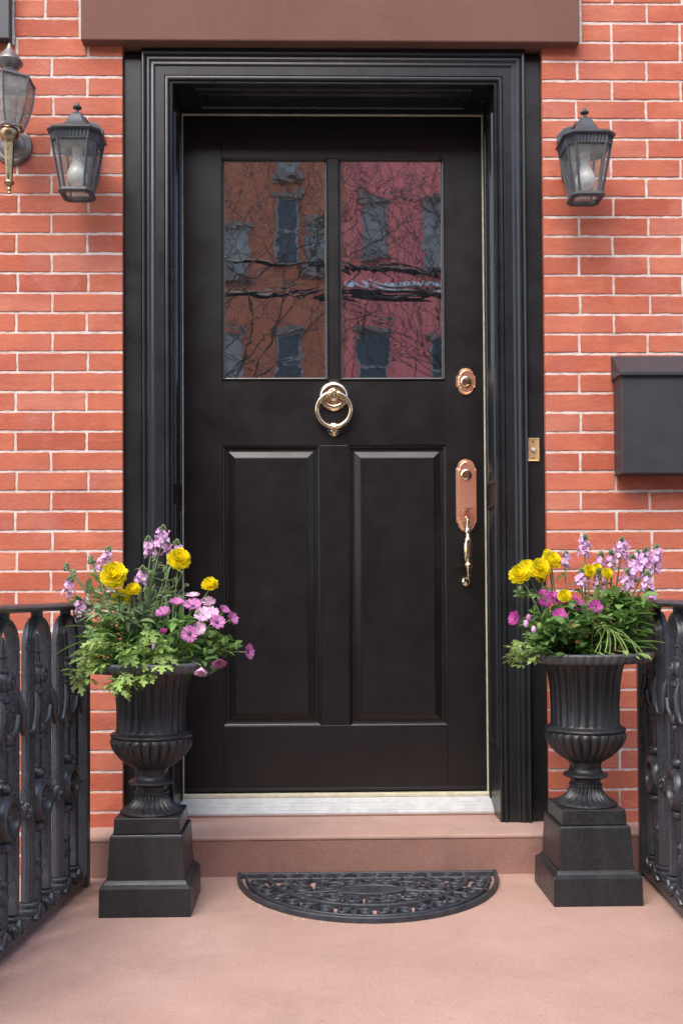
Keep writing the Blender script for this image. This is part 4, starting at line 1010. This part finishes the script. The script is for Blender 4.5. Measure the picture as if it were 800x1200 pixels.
# ranunculus with lobed leaves spilling over the left of the rim
T = empty('ranunculus_plant', base_of(PLt, -.05, -.04), 'yellow ranunculus with lobed light green leaves spilling over the left urn', 'flowering plant', 'yellow ranunculus in the urns')
sm = MB()
for (px, py, R, face, dy) in ((134, 673, .0315, (-.1, -1, .45), -.06), (210, 654, .027, (.1, -1, .5), -.02), (142, 699, .022, (.1, -1, -.1), -.03), (156, 690, .018, (.1, -.6, .9), -.05), (246, 684.5, .020, (0, -.55, .9), -.05)):
    p_ = at(px, py+2, Y=PLt.c.y+dy); ranunculus(p_, R, face, T); stem_to(sm, PLt, p_-Vector((0, 0, .006)), .0021)
sm.build('stems', 'stem', T, smooth=True)
mb = MB(); leaves_px(mb, PLt, [(105, 768), (125, 778), (140, 790), (158, 795), (175, 785), (190, 770), (118, 755), (150, 765), (165, 760), (182, 755), (100, 785), (135, 800), (150, 798), (172, 775)], 'lobed', 7, .015, .012, (-.17, -.07), .058, 0, (-.5, .5)); mb.build('light_foliage', 'leaf_light', T)
mb = MB(); leaves_px(mb, PLt, [(112, 745), (130, 735), (150, 740), (165, 745), (140, 755), (125, 765), (160, 775), (185, 765)], 'lobed', 9, .018, .014, (-.13, .0), .054, 0, (-.2, .8)); mb.build('foliage', 'leaf', T)
# stocks: left edge and centre
T = empty('stock_plant', base_of(PLt, -.09, .0), 'lilac stock leaning out to the left of the left urn', 'flowering plant', 'lilac stocks in the urns')
sm = MB(); lf = MB()
for (a, b, n, R, dy) in (((78, 702), (82, 681), 12, .014, -.03), ((99, 726), (92, 704), 14, .016, -.05), ((117, 672), (126, 646), 16, .015, .02), ((109, 665), (108, 660), 1, .003, .0)):
    p0, p1 = at(*a, Y=PLt.c.y+dy), at(*b, Y=PLt.c.y+dy); spike(p0, p1, R, n, T); pts = stem_to(sm, PLt, p0, .0020); lance_plant(lf, pts, 9, .062, .0085, .15, .95)
for px, py in ((106, 656), (78, 664), (104, 690), (86, 672)):
    p_ = at(px, py, Y=PLt.c.y+.0); stem_to(sm, PLt, p_, .0017)
    for k in range(14): a = k*2.4; sm.sphere(p_+Vector((.006*math.cos(a)*(1-k/18), .006*math.sin(a)*(1-k/18), (k-7)*.0013)), .0038, 6, 5)
sm.build('stems', 'leaf_grey', T, smooth=True)
for px, py, ex_, ey_, L_ in ((110, 748, -.9, -.25, .10), (105, 735, -.95, .15, .075), (118, 728, -.8, .4, .08), (108, 715, -.7, .8, .07), (122, 712, -.5, 1, .07), (112, 700, -.4, 1, .06), (128, 745, -.8, .1, .09)):
    p_ = at(px, py, Y=PLt.c.y-.04); leaf(lf, p_, (ex_, -.35, ey_), L_, .0095, .15, .3, n=6)
lf.build('foliage', 'leaf', T)
T = empty('stock_plant', base_of(PLt, .01, .03), 'lilac stock standing tallest at the back of the left urn', 'flowering plant', 'lilac stocks in the urns')
sm = MB(); lf = MB()
for (a, b, n, R, dy) in (((188, 642), (191, 621), 20, .017, .03), ((176, 652), (174, 634), 12, .014, .02), ((205, 652), (207, 638), 12, .015, .03), ((166, 686), (167, 669), 14, .016, -.02), ((196, 650), (197, 640), 8, .012, .04)):
    p0, p1 = at(*a, Y=PLt.c.y+dy), at(*b, Y=PLt.c.y+dy); spike(p0, p1, R, n, T); pts = stem_to(sm, PLt, p0, .0018, PLt.soil(.06)); lance_plant(lf, pts, 10, .05, .007, .1, .85)
for px, py in ((181, 655), (187, 661), (200, 662), (213, 672), (218, 686), (193, 668), (172, 668), (205, 680), (178, 676)):
    p_ = at(px, py, Y=PLt.c.y+rnd.uniform(-.02, .04)); stem_to(sm, PLt, p_, .0014, PLt.soil(.06))
    for k in range(7): sm.sphere(p_+Vector((rnd.uniform(-.005, .005), rnd.uniform(-.005, .005), rnd.uniform(-.006, .006))), .003, 6, 5)
    lance_plant(lf, curve(PLt.soil(.06), p_), 5, .035, .004, .3, .8)
sm.build('stems', 'leaf_grey', T, smooth=True)
leaves_px(lf, PLt, [(170, 700), (185, 705), (198, 695), (160, 715), (178, 725), (192, 715), (150, 725), (205, 705), (170, 740), (195, 735)], 'lance', 12, .014, .014, (-.06, .05), .040, .0042, (.2, 1.6))
leaves_px(lf, PLt, [(125, 700), (118, 712), (135, 715), (145, 720), (155, 735), (125, 730), (140, 740)], 'lance', 15, .016, .016, (-.08, .04), .052, .0075, (.1, 1.2))
lf.build('foliage', 'leaf_grey', T)
# african daisy, right half of left urn
T = empty('daisy_plant', base_of(PLt, .07, -.04), 'purple pink daisies trailing over the right of the left urn', 'flowering plant', 'daisies in the urns')
sm = MB(); lf = MB()
for (px, py, R, face, mat_, cup, dy) in ((192, 720, .021, (-.2, -.6, .8), 'purple', .45, -.09), (207, 709, .021, (.1, -.5, 1), 'purple', .5, -.06), (226, 711, .024, (0, -.6, .8), 'purple', .3, -.07), (244, 707, .020, (.1, -.6, .8), 'pink', .3, -.04), (226, 699, .019, (0, -.3, 1), 'pink', .2, -.02), (238, 721, .022, (0, -.8, .5), 'pink', .2, -.09),
        (254, 730, .021, (.3, -.8, .5), 'purple', .3, -.10), (270, 726, .020, (.8, -.6, .4), 'purple', .5, -.05), (261, 717, .018, (.5, -.5, .7), 'purple', .6, -.03), (222, 743, .021, (.1, -1, .25), 'purple', .05, -.12), (233, 737, .018, (.2, -1, .4), 'pink', .2, -.10), (256, 774, .021, (.2, -.6, -.8), 'purple', .5, -.11), (236, 783, .022, (0, -.5, -.9), 'pink', .7, -.13),
        (290, 764, .020, (.9, -.5, .1), 'purple', .25, -.06), (192, 743, .015, (0, -.6, .8), 'magenta', .9, -.10), (248, 720, .02, (.1, -.7, .6), 'pink', .3, -.07)):
    p_ = at(px, py, Y=PLt.c.y+dy); daisy(p_, R, face, T, mat_, cup, eye=(cup < .4 and mat_ != 'pink')); f_ = Vector(face).normalized()
    pts = curve(PLt.soil_near(p_, .11), p_-f_*.006, (Vector((0, 0, .02)))); sm.tube(pts, .0014, 6)
for px, py in ((180, 758), (180, 752), (210, 745), (262, 752), (240, 764), (277, 757)):
    p_ = at(px, py, Y=PLt.c.y-.10); sm.tube(curve(PLt.soil_near(p_, .11), p_), .0013, 5); b_ = MB(); b_.sphere(p_, .0055, 10, 8, (.9, .9, 1.9)); b_.build('bud', 'pink' if px < 185 else 'leaf', T, smooth=True)
sm.build('stems', 'stem', T, smooth=True)
leaves_px(lf, PLt, [(200, 735), (215, 728), (205, 755), (220, 760), (235, 755), (250, 745), (262, 760), (256, 755), (195, 770), (240, 735), (220, 745), (270, 756)], 'lance', 17, .012, .009, (-.12, .02), .033, .0080, (-.2, 1.0))
lf.build('foliage', 'leaf', T)
mb = MB(); leaves_px(mb, PLt, [(120, 760), (150, 750), (180, 755), (205, 750), (230, 755), (165, 770), (195, 775), (140, 775), (215, 770), (240, 770), (180, 735), (205, 738)], 'lance', 30, .020, .014, (-.10, .08), .044, .0105, (-.2, .8))
mb.build('inner_foliage', 'leaf_dark', T)

# ---- right urn ------------------------------------------------------------
T = empty('ranunculus_plant', base_of(PRt, -.06, -.02), 'yellow ranunculus with ferny leaves at the left of the right urn', 'flowering plant', 'yellow ranunculus in the urns')
sm = MB()
for (px, py, R, face, dy) in ((609, 673, .026, (-.3, -.7, .6), -.03), (617, 665, .022, (-.1, -.6, .9), .01), (632, 666, .026, (-.1, -.8, .5), -.02), (645, 657, .025, (.1, -.7, .8), .0), (641, 646.5, .010, (0, -.4, 1), .02), (690, 668, .016, (0, -.9, .4), .0), (699, 665, .013, (0, -.8, .6), .02), (711, 671, .014, (0, -.9, .5), .0), (661, 698, .017, (0, -.8, .7), -.08), (634, 675, .013, (0, -1, -.2), -.01)):
    p_ = at(px, py+1.5, Y=PRt.c.y+dy); ranunculus(p_, R, face, T); sm.tube(curve(PRt.soil_near(p_, .11), p_-Vector((0, 0, .005))), .0021, 6)
sm.build('stems', 'stem', T, smooth=True)
mb = MB(); leaves_px(mb, PRt, [(603, 762), (610, 755), (615, 768), (622, 760), (608, 772), (628, 752), (604, 768), (630, 765)], 'lobed', 6, .009, .007, (-.12, -.02), .036, 0, (-.5, .8)); mb.build('light_foliage', 'leaf_light', T)
mb = MB(); leaves_px(mb, PRt, [(625, 745), (620, 700), (632, 695), (628, 725), (640, 735), (625, 735)], 'lobed', 5, .012, .012, (-.10, .02), .038, 0, (0, 1)); mb.build('foliage', 'leaf', T)
T = empty('stock_plant', base_of(PRt, .05, .02), 'lilac stock with many tall spikes at the right of the right urn', 'flowering plant', 'lilac stocks in the urns')
sm = MB(); lf = MB()
for (a, b, n, R, dy) in (((685, 652), (685, 632), 18, .016, .04), ((662, 664), (663, 652), 8, .012, .03), ((727, 655), (728, 635), 22, .018, .03), ((717, 668), (716, 650), 12, .013, .02), ((740, 680), (741, 655), 24, .019, .0), ((754, 672), (756, 647), 22, .018, .01), ((767, 670), (769, 644), 22, .018, .03), ((757, 692), (758, 675), 12, .014, -.03),
        ((682, 688), (681, 672), 14, .016, .0), ((702, 690), (702, 672), 12, .014, .01), ((734, 694), (735, 672), 16, .017, -.02), ((762, 702), (762, 694), 6, .010, -.03), ((703, 664), (704, 652), 7, .012, .03), ((748, 662), (747, 650), 10, .014, .04)):
    p0, p1 = at(*a, Y=PRt.c.y+dy), at(*b, Y=PRt.c.y+dy); spike(p0, p1, R, n, T); pts = stem_to(sm, PRt, p0, .0019, PRt.soil_near(p0, .09)); lance_plant(lf, pts, 8, .055, .0075, .2, .9)
sm.build('stems', 'leaf_grey', T, smooth=True)
leaves_px(lf, PRt, [(700, 705), (715, 700), (728, 705), (742, 705), (710, 720), (725, 725), (740, 725), (748, 740), (752, 715), (700, 725), (712, 740), (730, 745), (745, 755), (735, 735)], 'lance', 11, .014, .014, (-.11, .05), .062, .0100, (-.1, 1.1))
for px, py, ex_, ez_, L_ in ((742, 752, .95, .05, .085), (738, 738, .95, -.1, .07), (745, 728, .9, -.2, .06), (740, 720, .8, .1, .06), (728, 760, .9, .1, .08)):
    p_ = at(px, py, Y=PRt.c.y-.08); leaf(lf, p_, (ex_, -.25, ez_), L_, .0095, .1, .3, n=6)
lf.build('foliage', 'leaf', T)
# limp pale stems drooping in the middle
mb = MB()
for k in range(9):
    p_ = at(700+rnd.uniform(-6, 18), 735+rnd.uniform(-5, 8), Y=PRt.c.y-.09); q_ = at(695+k*7+rnd.uniform(-3, 3), 765+rnd.uniform(-4, 2), Y=PRt.c.y-.13)
    mb.tube(curve(p_, q_, Vector((.012, -.015, .02))), .0016, 5); leaf(mb, q_, (rnd.uniform(-.3, 1), -.5, -.1), .035, .006, .2)
leaves_px(mb, PRt, [(700, 722), (710, 718), (704, 735), (715, 730), (698, 745)], 'lance', 9, .012, .012, (-.13, -.06), .026, .0038, (-.3, 1.2))
mb.build('limp_foliage', 'leaf_light', T)
T = empty('daisy_plant', base_of(PRt, -.03, -.05), 'deep magenta daisies above dark green leaves in the right urn', 'flowering plant', 'daisies in the urns')
sm = MB(); lf = MB()
for (px, py, R, face, cup, dy) in ((639, 707, .021, (-.1, -.8, .6), .45, -.07), (637, 698, .018, (0, -.5, .8), .5, -.04), (648, 700, .018, (0, -.6, .8), .5, -.04), (655, 722, .020, (0, -.75, .7), .35, -.11), (664, 711, .018, (0, -.7, .7), .4, -.07), (677, 710.5, .020, (.1, -.8, .5), .3, -.06), (697, 711.5, .019, (0, -.9, .35), .2, -.10), (655, 707, .015, (0, -.6, .7), .6, -.04), (604, 725, .020, (-.8, -.6, .2), .3, -.05), (672, 703, .013, (0, -.5, .9), .6, -.03)):
    p_ = at(px, py, Y=PRt.c.y+dy); daisy(p_, R, face, T, 'magenta', cup, eye=cup < .33); f_ = Vector(face).normalized(); sm.tube(curve(PRt.soil_near(p_, .10), p_-f_*.006, Vector((0, 0, .015))), .0014, 6)
for px, py, m_c in ((616, 731, 'lilac'), (625, 738, 'lilac'), (619, 724, 'purple'), (640, 757, 'pink'), (642, 729, 'leaf'), (632, 734, 'leaf_light'), (677, 724, 'leaf_light'), (662, 736, 'leaf')):
    p_ = at(px, py, Y=PRt.c.y-.11); sm.tube(curve(PRt.soil_near(p_, .11), p_), .0012, 5); b_ = MB(); b_.sphere(p_, .0062, 10, 8, (1, 1, 1.5)); b_.build('bud', m_c, T, smooth=True)
sm.build('stems', 'stem', T, smooth=True)
leaves_px(lf, PRt, [(640, 725), (650, 735), (665, 730), (680, 725), (690, 735), (645, 748), (660, 752), (675, 748), (688, 755), (635, 740), (700, 750), (655, 765), (672, 764), (640, 762), (688, 768), (628, 750), (668, 718), (683, 718)], 'lance', 16, .013, .012, (-.14, .0), .036, .0100, (-.3, 1.0))
lf.build('foliage', 'leaf_dark', T)
mb = MB(); leaves_px(mb, PRt, [(640, 745), (660, 740), (680, 742), (700, 738), (720, 740), (740, 745), (650, 730), (670, 728), (690, 715), (715, 712), (735, 715), (665, 765), (700, 765), (730, 765)], 'lance', 26, .020, .015, (-.09, .08), .046, .0115, (-.2, .9))
mb.build('inner_foliage', 'leaf', T)

# ------------------------------------------------------------------ seeds blown round the mat
mb = MB()
for k in range(70):
    if k < 45:
        a = rnd.uniform(PI*.45, PI*1.02); q = (A_*math.cos(a)*rnd.uniform(.98, 1.05), B_*math.sin(a)*rnd.uniform(.95, 1.08)); zz = .001
    else: q = (rnd.uniform(-A_*.95, -A_*.2), rnd.uniform(.005, B_*.7)); zz = .0145 if rnd.random() < .4 else .002
    v = mp(q[0], max(q[1], .004), zz); mb.sphere(v, rnd.uniform(.0010, .0019), 6, 4, (rnd.uniform(.8, 1.6), 1, .6))
tag(mb.build('fallen_seeds', 'cream'), 'tiny pale yellow seeds scattered round the doormat', 'seeds', kind='stuff')

# ------------------------------------------------------------------ across the street (seen in the glass and the brass)
YF = -20.0
def am(px, py): return at(px, py, Y=2*.009-YF)              # where the mirror image of the far facade shows a pixel
xs = am(404, 300).x
def house(x0, x1, ztop, fac, name_label, wins, trim):
    h_ = empty('row_house', ((x0+x1)/2, YF, -1.415), name_label, 'house', 'row houses across the street')
    mb = MB(); mb.box(x0, x1, YF-8, YF, -1.415, ztop); mb.build('wall', fac, h_)
    mb = MB(); mb.box(x0, x1, YF, YF+.35, ztop-.5, ztop+.08); mb.box(x0, x1, YF, YF+.2, ztop-.8, ztop-.5); mb.build('cornice', trim, h_, bevel=.03)
    for (a, b, c_, d, blind) in wins:
        m_ = MB(); fw = .045
        m_.box(a, b, YF+.002, YF+.04, c_, c_+fw); m_.box(a, b, YF+.002, YF+.04, d-fw, d); m_.box(a, a+fw, YF+.002, YF+.04, c_+fw, d-fw); m_.box(b-fw, b, YF+.002, YF+.04, c_+fw, d-fw); zm = (c_+d)/2; m_.box(a+fw, b-fw, YF+.002, YF+.03, zm-.03, zm+.03)
        w_ = m_.build('window', 'curtain', h_)
        m_ = MB(); m_.box(a+fw, b-fw, YF+.003, YF+.012, c_+fw, zm-.03); m_.box(a+fw, b-fw, YF+.003, YF+.018, zm+.03, d-fw); m_.build('pane', 'curtain' if blind else 'window', w_)
        m_ = MB(); m_.box(a-.1, b+.1, YF+.001, YF+.12, d+.002, d+.13); m_.build('window_lintel', 'trim', w_); m_ = MB(); m_.box(a-.08, b+.08, YF+.001, YF+.16, c_-.12, c_-.002); m_.build('window_sill', 'trim', w_)
    return h_
def wr(l, t_, r, b, blind=0):
    p, q = am(l, t_), am(r, b); return (p.x, q.x, q.z, p.z, blind)
w1 = [wr(323, 232, 350, 307), wr(324, 391, 354, 455), wr(262, 268, 292, 322, 1), wr(262, 392, 284, 455, 1), wr(358, 262, 384, 318, 1), wr(324, 165, 350, 205, 1)]
w2 = [wr(425, 236, 453, 300, 1), wr(496, 238, 522, 318, 1), wr(418, 389, 458, 470), wr(505, 400, 540, 470)]
dz_ = 3.15
def grid(x0, x1, z_list, n, W_=1.0, H_=1.9): 
    o = []
    for z in z_list:
        for k in range(n):
            x = x0+(x1-x0)*(k+.5)/n; o.append((x-W_/2, x+W_/2, z, z+H_, k % 2))
    return o
far_b = house(xs-4.6, xs, 13.4, 'facade_brown', 'orange brown brick row house across the street, seen only reflected in the left door pane', [w for w in w1] + grid(xs-4.6, xs, [-.4], 2, 1.1, 2.0), 'white')
far_p = house(xs+.002, xs+6, 14.2, 'facade_pink', 'pink painted brick row house across the street, seen only reflected in the right door pane', w2 + grid(xs+2.9, xs+6, [-.4, 6.2], 2), 'white')
for k in range(1, 3):
    house(xs-4.6-6*k+.002, xs-4.6-6*(k-1)-.002, 12.5+k*.5, 'facade_brown', ['dark brick row house one door left of the orange one across the street', 'dark brick row house two doors left of the orange one across the street'][k-1], grid(xs-4.6-6*k, xs-4.6-6*(k-1), [-.3, 3, 6.2], 3), 'white')
    house(xs+6*k+.004, xs+6*(k+1)-.002, 13+k*.4, 'facade_brown' if k == 1 else 'facade_pink', ['brown brick row house next to the pink one across the street', 'pink row house farthest along across the street'][k-1], grid(xs+6*k, xs+6*(k+1), [-.3, 3, 6.2], 3), 'white')
# white string course on the pink house
p, q = am(404, 333), am(522, 338); mb = MB(); mb.box(xs+.01, xs+5.9, YF+.002, YF+.10, q.z, p.z); mb.build('string_course', 'white', far_p)
# cables on poles
pol = []
for sx, lb in ((-13, 'wooden utility pole far off to the left beyond the stoop'), (13, 'wooden utility pole far off to the right beyond the stoop')):
    mb = MB(); mb.lathe([(.15, -1.42), (.12, 7.5), (.0001, 7.55)], 16, (sx, -13, 0)); mb.box(sx-.06, sx+.06, -13.7, -12.3, 5.9, 6.05); tag(mb.build('utility_pole', 'wood', base=(sx, -13, -1.415), smooth=True, angle=40), lb, 'utility pole', 'utility poles')
YC = -13
def ac(px, py, Yv): return at(px, py, Y=2*.009-Yv)
for (yl, yr, r, lb) in ((303, 318, .035, 'thicker upper black overhead cable crossing the door glass reflection'), (342, 344, .04, 'lower black overhead cable bundle crossing the door glass reflection')):
    a, b = ac(262, yl, YC), ac(520, yr, YC); sl = (b.z-a.z)/(b.x-a.x)
    mb = MB()
    for j in range(2):
        pts = [Vector((x, YC+j*.1, a.z+sl*(x-a.x)+.0035*(x*x)*(.6)+j*.03*math.sin(x*.8)-.03)) for x in [-13+26*k/60 for k in range(61)]]
        mb.tube(pts, r*(1 if j == 0 else .45), 6)
    tag(mb.build('overhead_cable', 'cable', base=(0, YC, a.z)), lb, 'cable', 'overhead cables')
# bare street tree
def tree(x, y, seed, lb, h0=2.6):
    r_ = random.Random(seed); t = empty('street_tree', (x, y, -1.415), lb, 'tree', 'bare street trees'); mb = MB(); mb2 = MB()
    def br(p, d, L, R, lev):
        n = 4; pts = [p]; q = p
        for k in range(n):
            d = (d+Vector((r_.uniform(-.28, .28), r_.uniform(-.28, .28), r_.uniform(-.12, .22)))).normalized(); q = q+d*(L/n); pts.append(q)
        (mb if lev == 0 else mb2).tube(pts, [R*(1-.45*k/n) for k in range(n+1)], 7 if lev < 2 else 4, caps=False)
        if lev < 5:
            for k in range(8 if lev == 0 else 4 if lev < 3 else 3):
                i = r_.randint(2, n) if lev > 0 else n-(k % 2); a = r_.uniform(0, 2*PI); dd = (d*.7+Vector((math.cos(a), math.sin(a)*.8, r_.uniform(-.15, .5)))*.9).normalized()
                br(pts[i], dd, L*r_.uniform(.66, .86), R*(.42 if lev < 2 else .55), lev+1)
    br(Vector((x, y, -1.415)), Vector((0, 0, 1)), h0+1.8, .10, 0)
    mb.build('trunk', 'bark', t, smooth=True); mb2.build('crown', 'bark', t)
tree(-2.9, -12.6, 4, 'bare street tree left of the stoop axis, its twigs reflected in the door glass'); tree(3.4, -12.2, 9, 'bare street tree right of the stoop axis, reflected in the right door pane')

# interior darkness behind the door, painted as a black sheet across the opening
mb = MB(); mb.box(XL-.03, XR+.03, .07, .09, 0, ZT+.03); mb.build('dark_backing_sheet', 'dark', fr)

# clean bookkeeping
for o in bpy.data.objects:
    if '_w' in o: del o['_w']
